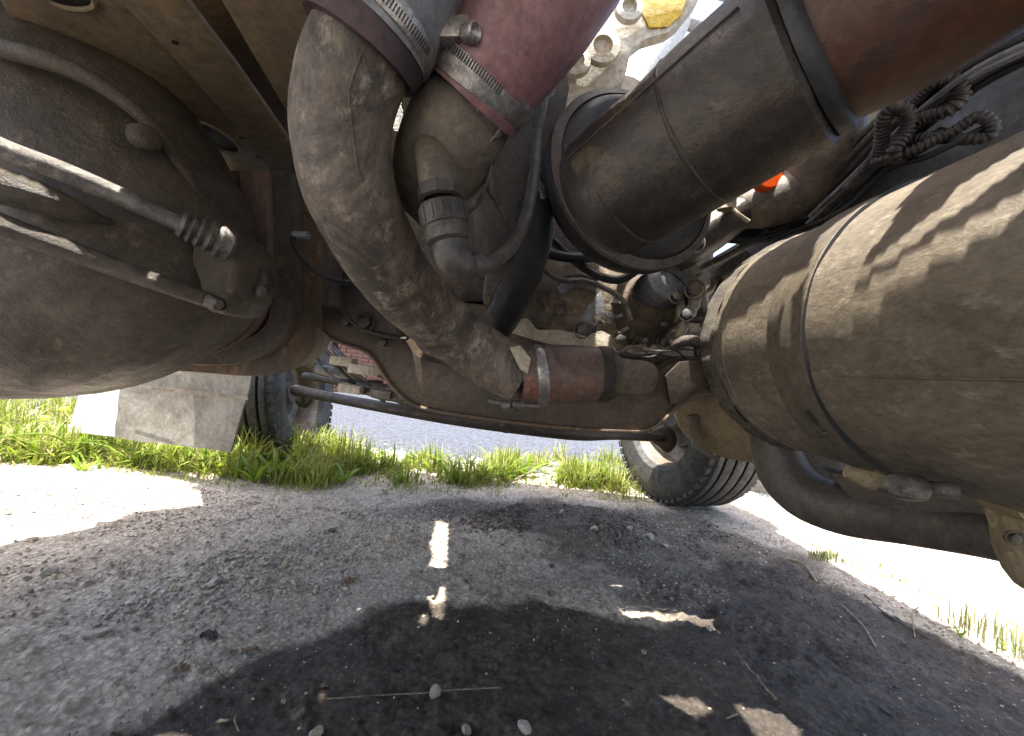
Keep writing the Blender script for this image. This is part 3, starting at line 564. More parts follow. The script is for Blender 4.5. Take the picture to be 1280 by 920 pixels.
for cu, cv, ru, rv, rr in ((266, 171, 34, 15, .42), (84, -3, 34, 14, .15)):
    bm = bmesh.new(); oo = []; ii = []; 
    for k in range(36):
        a = 2 * math.pi * k / 36; x, y = math.cos(a), math.sin(a)
        oo.append(P(*CH(cu + (x * ru + y * 6), cv + (y * rv + x * ru * rr), H - .003)))
    ring = sweep(bm, oo + [oo[0]], .0032, 8, cap=False)
    part('hole_rim', bm, 'tan', cf)
    bm = bmesh.new(); bm.faces.new([bm.verts.new(p + D(0, 1) * .0015) for p in oo]); r = bmesh.ops.extrude_face_region(bm, geom=bm.faces[:]);
    for e in r['geom']:
        if isinstance(e, bmesh.types.BMVert): e.co += D(0, 1) * .02
    part('access_hole', bm, 'rubber', cf)
for (u, v) in ((302, 172), (323, 196), (326, 229), (219, 53)): part('rivet_hole', lathe(P(*CH(u, v, H - .013)), D(0, -1), [(0, .004), (.001, .004), (.001, 0)], 12), 'rubber', cf)
part('floor_edge_flange', plate([CH(255, 214, H - .012), CH(300, 226, H - .012), CH(356, 236, H - .012), CH(388, 246, H - .012), CH(388, 251, H - .012), CH(300, 233, H - .012), CH(256, 221, H - .012)], .01, D(0, 1, 0), .001), 'tan', cf)
# --- pipes and wires over the sump
for k, rows in enumerate([[(690, 300, .95, .010), (730, 335, .95, .010), (770, 350, .93, .010), (800, 335, .92, .010), (850, 300, .92, .010)], [(668, 330, .9, .006), (700, 350, .92, .006), (735, 352, .92, .006), (775, 372, .93, .006), (790, 400, .94, .006)],
                          [(850, 395, .93, .007), (876, 400, .92, .007), (890, 380, .92, .007), (902, 350, .95, .007)], [(838, 432, .93, .012), (860, 425, .92, .014), (884, 430, .92, .014), (905, 425, .95, .012)],
                          [(700, 365, .97, .014), (720, 352, .96, .016), (745, 356, .96, .014)], [(655, 300, .9, .012), (690, 318, .92, .012), (735, 322, .95, .012), (790, 312, 1., .012)]]):
    part('pipe', tube(rows, 12, 5, rough=.04), ['rubber', 'steel_dirty', 'axle', 'block', 'alu', 'rubber'][k])
for (u, v, d, r) in ((845, 372, .93, .012), (868, 362, .93, .016), (858, 392, .92, .012), (880, 440, .93, .012), (700, 388, .98, .012), (712, 350, .97, .012), (645, 372, .98, .012), (760, 395, .98, .009), (853, 428, .95, .010)):
    part('bolt', hexbolt(P(u, v, d), D(random.uniform(-.3, .3), random.uniform(-.2, .4), 1), r), random.choice(['steel_dirty', 'alu', 'rail']))
for k in range(5):
    c_ = P(862 + 6 * k, 398 + 12 * k, .94); part('fitting', lathe(c_, D(.3, -1, .1), [(-.014, 0), (-.014, .010), (-.006, .013), (0, .009), (.006, .013), (.012, .010), (.014, 0)], 10), 'pale' if k % 2 else 'alu')
# --- main charge air hose
mh = part('charge_hose', lump(tube([(476, 30, .45, .056), (448, 78, .455, .0565), (429, 140, .47, .0565), (433, 215, .49, .056), (455, 277, .53, .0555), (492, 343, .61, .056), (530, 384, .69, .056), (572, 420, .76, .056), (612, 449, .79, .056), (650, 470, .80, .055)], 48, 8), .0013, 22), 'hose', label='long curved grey brown hose through the middle')
ml = cr([(448, 78, .455, .0565), (429, 140, .47, .0565), (433, 215, .49, .056), (455, 277, .53, .0555), (492, 343, .61, .056), (530, 384, .69, .056), (572, 420, .76, .056), (612, 449, .79, .056), (645, 468, .80, .055)], 8)
mp_ = [P(*q[:3]) for q in ml]; mo = []
for i_, p_ in enumerate(mp_):
    tt_ = (mp_[min(i_ + 1, len(mp_) - 1)] - mp_[max(i_ - 1, 0)]).normalized(); sd = tt_.cross(D(0, 0, 1)).normalized(); mo.append(p_ + (D(0, 0, 1) - tt_ * tt_.dot(D(0, 0, 1))).normalized() * .0475 - sd * .0305)
part('mould_line', sweep(bmesh.new(), mo, .0016, 6), 'hose', mh)
part('hose_cuff', tube([(452, 68, .45, .0645), (462, 48, .447, .066), (468, 38, .446, .066)], 48, 4), 'purple', mh)
part('upper_sleeve', tube([(466, 44, .445, .0655), (488, 4, .44, .066), (512, -45, .435, .066)], 48, 4), 'frame_grey', mh)
cl = part('hose_clamp', tube([(467, 40, .4455, .0675), (470, 35, .445, .0695), (477, 22, .443, .0695), (480, 17, .4425, .0675)], 56, 2), 'steel', mh)
def slots(parent, c, ax, r, w_, n, a0, a1, ref):
    y = ax.cross(ref).normalized(); x = y.cross(ax).normalized()
    me = None
    for k in range(n):
        a = a0 + (a1 - a0) * k / n; rd = x * math.cos(a) + y * math.sin(a); tg = ax.cross(rd)
        o = part('clamp_slot', boxm(c + rd * r, ax, tg, rd, w_, r * .010, .0006, 0), 'rubber', parent, smooth=0)
ax = (P(488, 4, .44) - P(466, 44, .445)).normalized()
slots(mh, P(473.5, 28, .444), ax, .0697, .0042, 34, -.2, 1.5, D(0, 0, 1))
ax2 = (P(690, 468, .81) - P(650, 470, .80)).normalized()
tc_ = part('coupling_hose', lump(tube([(648, 470, .80, .0575), (668, 469, .805, .06), (685, 468, .81, .0605), (720, 467, .82, .058), (752, 468, .83, .055)], 48, 6), .001, 30), 'red', label='short grimy red coupling hose')
part('hose_clamp', tube([(666, 470, .804, .061), (668, 469.8, .8045, .0635), (676, 469, .807, .0635), (678, 468.8, .8075, .061)], 48, 2), 'steel', tc_)
part('hose_clamp', tube([(748, 468, .829, .056), (749, 468, .829, .0585), (757, 468, .831, .0585), (758, 468, .831, .056)], 48, 2), 'axle', tc_)
part('clamp_screw', tube([(610, 502, .745, .006), (640, 506, .745, .006), (641, 506, .745, .009), (652, 507, .745, .009), (653, 507, .745, .005), (674, 508, .745, .005)], 10, 2), 'steel_dirty', tc_)
for k in range(2):
    part('clamp_trunnion', lathe(P(632 + 18 * k, 507, .745), D(1, 0, 0), [(-.008, 0), (-.008, .011), (.008, .011), (.008, 0)], 14), 'steel_dirty', tc_)
part('metal_pipe', tube([(754, 468, .83, .040), (780, 471, .835, .038), (806, 473, .84, .036), (812, 474, .842, .030)], 40, 3), 'elbow')
part('coupling_sun_patch', lump(plate([(636, 434, .735), (650, 432, .735), (664, 448, .735), (660, 468, .74), (650, 462, .735)], .004, None, .001), .002, 50), 'pale', tc_, 'pale plate standing in for a sun patch at the coupling')  # pale plate laid on as a painted patch of sun
# --- pink hose and elbow
el = part('intake_elbow', lump(tube([(612, 85, .52, .058), (596, 115, .53, .062), (572, 158, .545, .066), (552, 200, .56, .065), (540, 232, .58, .055), (546, 262, .60, .038), (556, 282, .62, .018)], 48, 7), .0012, 24), 'elbow', label='brown elbow behind the long hose')
pk = part('pink_hose', lump(tube([(590, 128, .525, .068), (604, 105, .515, .0695), (630, 62, .50, .074), (665, 5, .485, .082), (700, -60, .47, .088)], 56, 6), .001, 14), 'pink', label='wide pink rubber hose at the top')
part('hose_clamp', tube([(597, 116, .521, .0695), (598, 114, .52, .0725), (609, 97, .513, .0735), (610, 95, .512, .0715)], 56, 2), 'steel', pk)
ax = (P(630, 62, .50) - P(604, 105, .515)).normalized()
slots(pk, P(603.5, 105.5, .5166), ax, .0738, .0045, 22, -.3, .75, D(0, 0, 1))
part('clamp_worm_housing', boxm(P(568, 42, .448), D(1, .0, 0), D(0, 1, .1), D(0, 0, 1), .019, .012, .012, .005), 'steel', pk)
part('clamp_screw', lathe(P(582, 42, .438), D(.7, -.3, .5), [(0, .010), (.014, .010), (.016, .008), (.014, .005), (.011, 0)], 16), 'steel', pk)
part('clamp_tail', tube([(548, 34, .455, .005), (556, 38, .45, .006), (590, 50, .445, .005)], 8, 3, flat=.5), 'steel', pk)
part('back_sleeve', tube([(535, 60, .56, .05), (560, 10, .56, .055), (580, -60, .56, .055)], 32, 4), 'pink')
# --- breather fitting
bf = part('breather_fitting', tube([(528, 178, .51, .010), (538, 192, .49, .019), (546, 215, .482, .0235), (550, 240, .482, .024)], 32, 5), 'elbow', label='small elbow fitting with black ribbed connector')
part('hex_collar', lathe(P(549, 234, .482), (P(552, 262, .482) - P(549, 234, .482)), [(0, .02), (0, .026), (.014, .0265), (.016, .022)], 8), 'hose_dark', bf)
cp = lathe(P(552, 256, .482), (P(562, 308, .485) - P(552, 256, .482)), [(0, .0), (0, .026), (.004, .028), (.024, .028), (.026, .0255), (.030, .0255), (.031, .027), (.042, .0255), (.046, .02), (.046, 0)], 40)
part('ribbed_connector', cp, 'plastic', bf)
for k in range(14):
    a = 2 * math.pi * k / 14; aa = (P(562, 308, .485) - P(552, 256, .482)).normalized(); x = aa.orthogonal().normalized(); y = aa.cross(x); rd = x * math.cos(a) + y * math.sin(a)
    part('grip_rib', boxm(P(552, 256, .482) + aa * .013 + rd * .0283, aa, aa.cross(rd), rd, .009, .0018, .0012, .0005), 'plastic', bf, smooth=0)
part('plastic_elbow', tube([(562, 304, .485, .021), (567, 322, .486, .0225), (584, 330, .49, .019), (590, 329, .492, .0155)], 28, 5), 'plastic', bf)
part('breather_hose', tube([(586, 330, .49, .014), (600, 330, .495, .0155), (618, 326, .5, .010), (640, 308, .53, .009), (654, 282, .56, .009), (662, 255, .6, .009), (668, 215, .64, .009), (672, 170, .68, .009), (680, 120, .7, .009)], 16, 6), 'plastic', bf)
# --- brown backing plate, sensor cable, black hose behind
part('cover_plate', lump(pillow([(592, 330), (588, 240), (600, 180), (635, 130), (662, 120), (670, 170), (664, 240), (650, 300), (625, 318)], .78, .03, .05, 5, 5), .001, 30), 'guard')
part('sensor', tube([(604, 206, .56, .006), (610, 222, .56, .008), (617, 245, .57, .006), (619, 247, .57, .0045), (640, 292, .60, .0035)], 12, 4), 'plastic')
part('sensor_lead', tube([(600, 232, .6, .003), (604, 205, .55, .003), (612, 203, .55, .003), (612, 218, .55, .003), (600, 250, .57, .003), (584, 268, .58, .003)], 8, 6), 'steel_dirty')
part('black_hose', lump(tube([(668, 250, .72, .03), (668, 290, .74, .034), (655, 340, .78, .036), (635, 385, .84, .036), (610, 425, .9, .034)], 28, 6), .003, 40), 'rubber', label='oily black hose behind the grey hose')
part('side_bracket', plate([(664, 60, .74), (700, 30, .74), (712, 110, .74), (700, 170, .74), (690, 200, .76), (676, 250, .78), (664, 260, .78), (668, 170, .76)], .015, None, .003), 'guard')
part('bracket_bolt', hexbolt(P(682, 113, .73), D(0, 0, 1), .011), 'alu')
part('grey_conduit', tube([(655, 330, .85, .008), (668, 300, .8, .01), (680, 250, .78, .01), (672, 225, .78, .009), (676, 180, .8, .008)], 12, 6), 'frame_grey')
# --- lit bracket plate and cylinder at the top
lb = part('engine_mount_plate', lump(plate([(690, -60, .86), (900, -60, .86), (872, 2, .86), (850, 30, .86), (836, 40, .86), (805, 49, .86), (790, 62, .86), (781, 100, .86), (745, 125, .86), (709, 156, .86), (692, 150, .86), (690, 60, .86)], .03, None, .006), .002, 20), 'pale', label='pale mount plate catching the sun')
part('yellow_patch', plate([(800, -30, .855), (868, -30, .855), (852, 18, .855), (835, 33, .855), (812, 34, .855), (800, 12, .855)], .006, None, .002), 'yellow', lb)  # thin yellow plate over part of the mount plate
for (u, v, r) in ((752, 62, .026), (719, 80, .022), (785, 14, .02)): part('mount_eye', lathe(P(u, v, .845), D(0, 0, 1), [(0, r * 1.5), (.012, r * 1.4), (.014, r * .8), (.004, r * .7), (.004, 0)], 24), 'pale', lb)
part('sunlit_cylinder', tube([(842, 25, 1.2, .05), (812, 75, 1.17, .062), (784, 122, 1.15, .066)], 28, 4), 'sunlit_white')  # whiteness of sun and sky put into the cylinder's colour
part('ladder_bar', tube([(845, 25, 1.3, .02), (900, 40, 1.3, .02), (960, 60, 1.3, .02)], 10, 3), 'alu')
part('ladder_bar', tube([(870, -20, 1.3, .02), (930, 0, 1.3, .02), (990, 20, 1.3, .02)], 10, 3), 'alu')
# --- oil filler box behind the hose (black pan with drain plug), loop of cable
op = part('oil_pan', lump(pillow([(430, 345), (440, 330), (490, 335), (508, 380), (512, 415), (508, 424), (500, 424), (455, 412), (436, 395), (428, 365)], .88, .03, .05, 6, 4), .001, 30), 'axle')
part('pan_lip', sweep(bmesh.new(), [P(*p) for p in cr([(428, 350, .86), (429, 385, .86), (445, 405, .86), (475, 418, .86), (508, 424, .86)], 6)], .0045, 8), 'axle', op)
part('drain_plug', hexbolt(P(457, 403, .85), D(0, 0, 1), .014), 'rubber', op)
part('loop_cable', tube([(379, 292, .78, .005), (366, 300, .76, .005), (380, 325, .75, .005), (410, 348, .76, .005), (450, 355, .8, .005)], 10, 6), 'rubber')
part('cable_end', tube([(367, 293, .765, .007), (378, 294, .765, .007), (386, 294, .765, .007)], 10, 2), 'alu')
part('support_bracket', plate([(376, 262, .88), (395, 268, .86), (408, 292, .86), (396, 288, .86)], .008, None, .001), 'rail')
part('vertical_strut', plate([(448, 300, 1.0), (470, 300, 1.0), (470, 380, 1.0), (448, 380, 1.0)], .03), 'rail_grey')
# wedge of wires near the sump
for k in range(7):
    u = 700 + 22 * k; part('wire', tube([(u - 40, 432 + k, .93, .0022), (u, 442 + random.uniform(-6, 6), .92, .0022), (u + 30, 438 + random.uniform(-8, 8), .93, .0022), (u + 55, 450 + random.uniform(-8, 8), .94, .0022)], 6, 5), 'rubber' if k % 3 else 'steel_dirty')
# ------------------------------------------------------------ body overhead: load deck, and cab floor with holes added to shape the sunlight
ZD = 1.26
def todeck(p): t = (ZD - p.z) / -LDIR.z; q = p - LDIR * t; return (q.x, q.y)
lit = []  # floor holes, traced back along the sun to place patches of light
for pl in ([(-260, 596), (0, 592), (60, 590), (150, 596), (250, 612), (252, 632), (170, 640), (110, 662), (0, 682), (-300, 712)],
           [(546, 652), (560, 652), (558, 700), (553, 778), (544, 774), (534, 742), (532, 715), (542, 695), (538, 682)], [(527, 716), (533, 716), (533, 726), (527, 726)],
           [(724, 925), (742, 900), (798, 874), (828, 880), (836, 896), (862, 918), (880, 990), (700, 990)],
           [(918, 878), (1002, 896), (996, 930), (955, 930), (935, 902)], [(790, 880), (830, 868), (872, 872), (890, 890), (850, 900), (800, 895)], [(1008, 930), (1034, 893), (1104, 924), (1160, 980), (1040, 990)],
           [(796, 654), (805, 652), (806, 660), (797, 662)], [(750, 618), (757, 618), (757, 624), (750, 624)],
           [(525, 768), (534, 768), (534, 780), (525, 780)]):
    lit.append([todeck(G(*q)) for q in pl])
for pl in ([(900, 440), (908, 405), (985, 352), (1012, 346), (978, 402), (930, 446)], [(1012, 425), (1042, 390), (1130, 330), (1290, 232), (1290, 262), (1150, 345), (1062, 400), (1030, 432)],
           [(1012, 380), (1050, 330), (1125, 258), (1100, 300), (1050, 350)], [(1060, 358), (1120, 305), (1182, 255), (1200, 232), (1290, 178), (1290, 198), (1190, 272), (1110, 332)]):
    pl = [tuple(pl[a][c] + (pl[(a + 1) % len(pl)][c] - pl[a][c]) * k / 14 for c in (0, 1)) for a in range(len(pl)) for k in range(14)]
    pts = [on_tank(*q) for q in pl]
    if all(p is not None for p in pts): lit.append([todeck(p) for p in pts])
for pl in ([(803, 526, .93), (826, 505, .93), (846, 470, .93), (840, 452, .93), (868, 452, .92), (870, 484, .92), (848, 502, .93), (828, 524, .93)],
           [(635, 433, .74), (660, 428, .74), (684, 456, .75), (664, 472, .745)],
           [(785, 345, .98), (820, 318, .95), (866, 322, .95), (868, 350, .95), (820, 352, .95)],
           [(848, 330, .95), (896, 330, .95), (898, 450, .95), (836, 450, .96), (836, 420, .96)],
           [(-60, 130, .43), (0, 160, .44), (80, 190, .46), (240, 256, .52), (310, 275, .56), (325, 305, .56), (255, 325, .52), (225, 310, .48), (150, 275, .45), (80, 240, .42), (0, 206, .40), (-60, 180, .39)],
           [(252, 355, .56), (284, 355, .56), (284, 392, .51), (252, 392, .51)],
           [(690, -60, .85), (880, -60, .85), (845, 40, .85), (790, 70, .85), (700, 100, .85)], [(855, -10, 1.18), (840, 20, 1.18), (770, 90, 1.16), (760, 135, 1.16), (810, 145, 1.16)],
           [(892, 205, .88), (960, 225, .88), (1012, 215, .88), (990, 245, .88), (930, 265, .88), (895, 260, .88)],
           [(365, 286, .765), (390, 288, .765), (390, 300, .765), (365, 300, .765)],
           [(405, 440, 1.42), (470, 450, 1.42), (490, 495, 1.42), (410, 490, 1.42)],
           [(880, 290, .93), (960, 280, .93), (950, 310, .93), (870, 330, .93)]):
    lit.append([todeck(P(*q)) for q in pl])
SKYGAP = [todeck(P(0, 0, .5))]
cs = .005; x0, x1, y0, y1 = -1.38, .94, -1.6, 1.82
nx, ny = int((x1 - x0) / cs), int((y1 - y0) / cs)
X, Y = np.meshgrid(x0 + cs * (np.arange(nx) + .5), y0 + cs * (np.arange(ny) + .5))
keep = np.ones(X.shape, bool)
for pl in lit: keep &= polydist(X, Y, pl) < 0
for path, wd in (([(-60, 152, .42), (0, 182, .42), (80, 212, .44), (160, 246, .47), (230, 276, .50), (300, 305, .54)], .022), ([(255, 374, .535), (285, 384, .54)], .02)):
    qs = [todeck(P(*q)) for q in path]
    for (ax_, ay_), (bx_, by_) in zip(qs, qs[1:]):
        ex, ey = bx_ - ax_, by_ - ay_; tt = np.clip(((X - ax_) * ex + (Y - ay_) * ey) / (ex * ex + ey * ey), 0, 1); keep &= np.hypot(X - ax_ - tt * ex, Y - ay_ - tt * ey) > wd
for pl in ([(640, 690), (900, 690), (900, 800), (640, 800)], [(575, 700), (640, 700), (640, 990), (575, 990)], [(300, 612), (520, 612), (520, 640), (300, 640)]):
    keep |= polydist(X, Y, [todeck(G(*q)) for q in pl]) > 0
gap = [tuple(G(*q, ZD))[:2] for q in ((745, -5), (1010, -5), (960, 60), (850, 120), (765, 130), (700, 60))]
keep &= polydist(X, Y, gap) < 0
i = np.arange((nx + 1) * (ny + 1)).reshape(ny + 1, nx + 1)
gx, gy = np.meshgrid(x0 + cs * np.arange(nx + 1), y0 + cs * np.arange(ny + 1)); co = np.stack([gx, gy, np.full(gx.shape, ZD)], -1).reshape(-1, 3)
q = np.stack([i[:-1, :-1], i[:-1, 1:], i[1:, 1:], i[1:, :-1]], -1)[keep]
me = bpy.data.meshes.new('underbody_floor_gobo'); me.from_pydata(co.tolist(), [], q.tolist()); me.update()
b = bmesh.new(); b.from_mesh(me); bmesh.ops.delete(b, geom=[v for v in b.verts if not v.link_faces], context='VERTS'); b.to_mesh(me); b.free()
part('underbody_floor_gobo', me, 'deck', smooth=0, label='dark sheet steel floor above the chassis with holes cut for the sun patches')
part('load_deck', boxm(V(-.065, -3.1, ZD + .03), V(1, 0, 0), V(0, 1, 0), V(0, 0, 1), 1.085, 1.5, .03, .004), 'deck')
part('radiator_panel', boxm(V(-.02, 1.86, .93), V(1, 0, 0), V(0, 1, 0), V(0, 0, 1), .80, .03, .33, .02), 'block')
# ------------------------------------------------------------ brick building across the road
bld = empty('brick_building', (-1.5, 7.6, 0), 'red brick building across the road, seen through the gap left of centre', 'building')
BI = Matrix.Translation((1.5, -7.6, 0))
o = link('wall', boxm(V(-3, 8.0, 1.7), V(1, 0, 0), V(0, 1, 0), V(0, 0, 1), 5, .36, 1.7, .01), 'mortar', bld); o.matrix_parent_inverse = BI
bmsh = boxm(V(0, 0, 0), V(1, 0, 0), V(0, 1, 0), V(0, 0, 1), .104, .02, .031, .004); bme = bpy.data.meshes.new('brick'); bmesh.ops.recalc_face_normals(bmsh, faces=bmsh.faces); bmsh.to_mesh(bmsh and bme); bmsh.free(); bme.materials.append(M['brick'])
nb = 0; restbm = bmesh.new(); rest = []
for r in range(42):
    for c in range(44):
        x = -7.9 + .22 * c + (.11 if r % 2 else 0); z = .05 + .075 * r
        if -4.3 < x < -1.6 and .02 < z < 1.75:
            ob = bpy.data.objects.new('brick', bme); S.collection.objects.link(ob); ob.parent = bld; ob.matrix_parent_inverse = BI
            ob.location = (x, 7.632 + random.uniform(-.004, .003), z); nb += 1
        else: rest.append((x, 7.632, z))
vv = []; ff = []
for (x, y, z) in rest:
    k = len(vv); vv += [(x + a * .104, y - .02 * 1, z + c * .031) for a in (-1, 1) for c in (-1, 1)] + [(x + a * .104, y + .02, z + c * .031) for a in (-1, 1) for c in (-1, 1)]
    ff += [(k, k + 2, k + 3, k + 1), (k, k + 1, k + 5, k + 4), (k + 2, k + 6, k + 7, k + 3), (k + 1, k + 3, k + 7, k + 5), (k, k + 4, k + 6, k + 2)]
me = bpy.data.meshes.new('brick_courses'); me.from_pydata(vv, [], ff); o = link('brick_courses', me, 'brick', bld, 0, kind='stuff'); o.matrix_parent_inverse = BI
# ------------------------------------------------------------ grass
def blades(name, pts, hmin, hmax, width, m, lean=.5):
    vs = []; fs = []
    for (x, y, z, hs) in pts:
        h = random.uniform(hmin, hmax) * hs; a = random.uniform(0, 6.283); l = lean * random.random() ** 1.5 * h; w2 = width * random.uniform(.6, 1.3); b = a + random.uniform(1.2, 1.9)
        dx, dy = math.cos(a), math.sin(a); wx, wy = math.cos(b) * w2, math.sin(b) * w2; k = len(vs)
        for t, ww in ((0, .7), (.35, 1), (.7, .7)):
            bx, by, bz = x + dx * l * t * t, y + dy * l * t * t, z + h * (t - .18 * t * t * l / h)
            vs += [(bx - wx * ww, by - wy * ww, bz), (bx + wx * ww, by + wy * ww, bz)]
        vs.append((x + dx * l, y + dy * l, z + h * (1 - .25 * l / h)))
        fs += [(k, k + 1, k + 3, k + 2), (k + 2, k + 3, k + 5, k + 4), (k + 4, k + 5, k + 6)]
    me = bpy.data.meshes.new(name); me.from_pydata(vs, [], fs); return link(name, me, m, None, 0, kind='stuff')
def scatter(poly, n, dens=None):
    P2 = gp(poly); a = np.array(P2); lo, hi = a.min(0), a.max(0); out = []
    while len(out) < n:
        X = rng.uniform(lo[0], hi[0], 4000); Y = rng.uniform(lo[1], hi[1], 4000); ok = polydist(X, Y, P2) > 0
        f = np.clip(fbm(X, Y, 5, 3, 91) * 2.2 + .62, 0.12, 1); ok &= rng.random(4000) < f
        for x, y, h in zip(X[ok], Y[ok], f[ok]):
            out.append((x, y, float(-.002), .3 + .95 * h * h))
            if len(out) >= n: break
    return out
STRIP = [(-120, 596), (60, 588), (180, 588), (300, 600), (430, 608), (560, 606), (700, 610), (830, 618), (836, 600), (800, 582), (720, 578), (640, 584), (560, 584), (480, 572), (400, 560), (250, 545), (100, 540), (-120, 525)]
o = blades('grass', scatter(STRIP, 9500), .02, .13, .0022, 'grass', 1.9); tag(o, 'bright green grass strip growing along the road edge under the lorry', 'grass')
o = blades('grass', scatter([(-400, 600), (-100, 596), (60, 588), (180, 588), (190, 520), (120, 512), (40, 508), (-300, 500)], 5500), .05, .16, .003, 'grass', 1.3); tag(o, 'sunlit grass verge left of the pale panel', 'grass')
o = blades('grass', scatter([(560, 610), (700, 612), (832, 622), (850, 612), (830, 590), (760, 572), (660, 574), (640, 590)], 2600), .04, .17, .0022, 'grass', 1.2); tag(o, 'thicker grass clump in front of the right front wheel', 'grass')
o = blades('grass', scatter([(290, 604), (430, 614), (480, 604), (450, 575), (380, 566), (300, 575)], 1200), .05, .2, .0036, 'grass', 1.5); tag(o, 'tall grass clump in front of the left front wheel', 'grass')
o = blades('grass', scatter([(950, 680), (1040, 700), (1110, 735), (1200, 790), (1290, 840), (1290, 810), (1200, 765), (1120, 715), (1060, 685), (960, 665)], 260), .02, .07, .0016, 'grass_dry', .9); tag(o, 'thin straggly grass along the right edge of the dirt', 'grass')
o = blades('grass', scatter([(1010, 700), (1045, 705), (1050, 690), (1012, 682)], 160), .03, .08, .0014, 'grass_dry', .6); tag(o, 'small pale green tuft under the curved guard', 'grass')
o = blades('broad_leaves', scatter(STRIP, 3000), .04, .14, .0065, 'leaf', 1.9); tag(o, 'broad weed leaves mixed all through the road edge grass', 'ground cover')
o = blades('sparse_grass', scatter([(-100, 604), (60, 598), (180, 598), (300, 612), (560, 620), (820, 630), (820, 612), (560, 600), (300, 592), (180, 580), (-100, 588)], 1300), .015, .06, .0018, 'grass', 1.8); tag(o, 'short sparse blades creeping from the grass strip onto the bare dirt', 'grass')
o = blades('dead_stems', scatter(STRIP, 900), .05, .18, .0014, 'twig', 1.6); tag(o, 'dead straw coloured stems standing among the road edge grass', 'dead grass')
# broad-leaved weeds
def leaf_mesh(L, W, curl):
    bm = bmesh.new(); n = 7; R = []
    for i in range(n + 1):
        t = i / n; ww = W * (math.sin(math.pi * min(1, t * .93 + .05)) ** .8) * (1 + (.35 if i % 2 else -.2)) if 0 < i < n else W * (.1 if i == 0 else .02)
        x = L * t * math.cos(curl * t); z = L * t * math.sin(1.15 - curl * t) if True else 0
        c = V(L * (t * .55 + .25 * t * t * curl), 0, L * (t * .85 - .35 * curl * t * t))
        R.append([bm.verts.new(c + V(0, -ww, .15 * ww)), bm.verts.new(c), bm.verts.new(c + V(0, ww, .15 * ww))])
    for a, b in zip(R, R[1:]):
        bm.faces.new((a[0], a[1], b[1], b[0])); bm.faces.new((a[1], a[2], b[2], b[1]))
    me = bpy.data.meshes.new('leaf'); bm.to_mesh(me); bm.free(); me.materials.append(M['leaf']); me.polygons.foreach_set('use_smooth', [True] * len(me.polygons)); return me
LM = [leaf_mesh(.13, .009, .5), leaf_mesh(.17, .009, .8), leaf_mesh(.10, .012, .3)]
WEEDS = [(345, 598, 1.15, 'leafy dandelion in front of the left front wheel'), (318, 604, .9, 'low leafy weed at the foot of the left mud flap corner'), (430, 604, .8, 'broad leafed weed right of the left front wheel'),
         (603, 600, .9, 'leafy weed just right of centre in the grass strip'), (655, 596, 1.1, 'tall leafy weed with rounded leaves beside the dark gap'), (700, 604, .8, 'small weed left of the clump by the right wheel'),
         (733, 600, 1.2, 'tall pointed weed rising before the right front wheel'), (102, 590, .55, 'wide dandelion plant at the left edge of the sunlit dirt'), (500, 604, .7, 'low weed left of centre in the grass strip'),
         (1200, 797, .22, 'tiny bright green seedling at the right edge of the dirt'), (1255, 812, .25, 'rightmost tiny seedling in the dirt')]
for (u, v, s, lab) in WEEDS:
    g = G(u, v); pl = empty('weed', g, lab, 'plant', 'leafy weeds along the grass strip'); g0 = random.uniform(0, 6)
    for k in range(9 if s > .5 else 4):
        lf = bpy.data.objects.new('leaf', LM[k % 3]); S.collection.objects.link(lf); lf.parent = pl
        lf.rotation_euler = (random.uniform(-.2, .2), random.uniform(-.35, .35), g0 + k * 2.4); q_ = s * random.uniform(.75, 1.2); lf.scale = (q_, q_, q_)
fl_ = empty('dandelion', G(95, 588), 'yellow dandelion flowers on thin stalks at the far left', 'flower')
FI = Matrix.Translation(-G(95, 588))
for (u, v, dd) in ((57, 523, 2.0), (80, 512, 2.2)):
    a = G(100, 590); b_ = P(u, v, dd); o = link('stem', sweep(bmesh.new(), [V(*p) for p in cr([tuple(a), tuple(a.lerp(b_, .5) + V(0, 0, .05)), tuple(b_)], 6)], .003, 6), 'leaf', fl_); o.matrix_parent_inverse = FI
    o = link('flower_head', lathe(b_, V(.2, -.3, 1), [(-.01, .004), (-.004, .012), (.004, .02), (.01, .016), (.013, 0)], 16), 'flower', fl_); o.matrix_parent_inverse = FI
for k, (rows, lab) in enumerate([([(0, 546), (60, 542), (105, 565), (112, 590)], 'long arched pale stalk leaning left from the dandelion'), ([(5, 570), (50, 568), (95, 578), (110, 592)], 'lower bowed pale stalk leaning left from the dandelion')]):
    pts = [G(110, 592), P(98, 566, 1.62), P(60, 543 + 24 * k, 1.55), P(0, 546 + 24 * k, 1.5)]
    o = link('stalk', sweep(bmesh.new(), [V(*p) for p in cr([tuple(p) for p in pts], 8)], .0035, 6), 'leaf'); tag(o, lab, 'plant stalk')
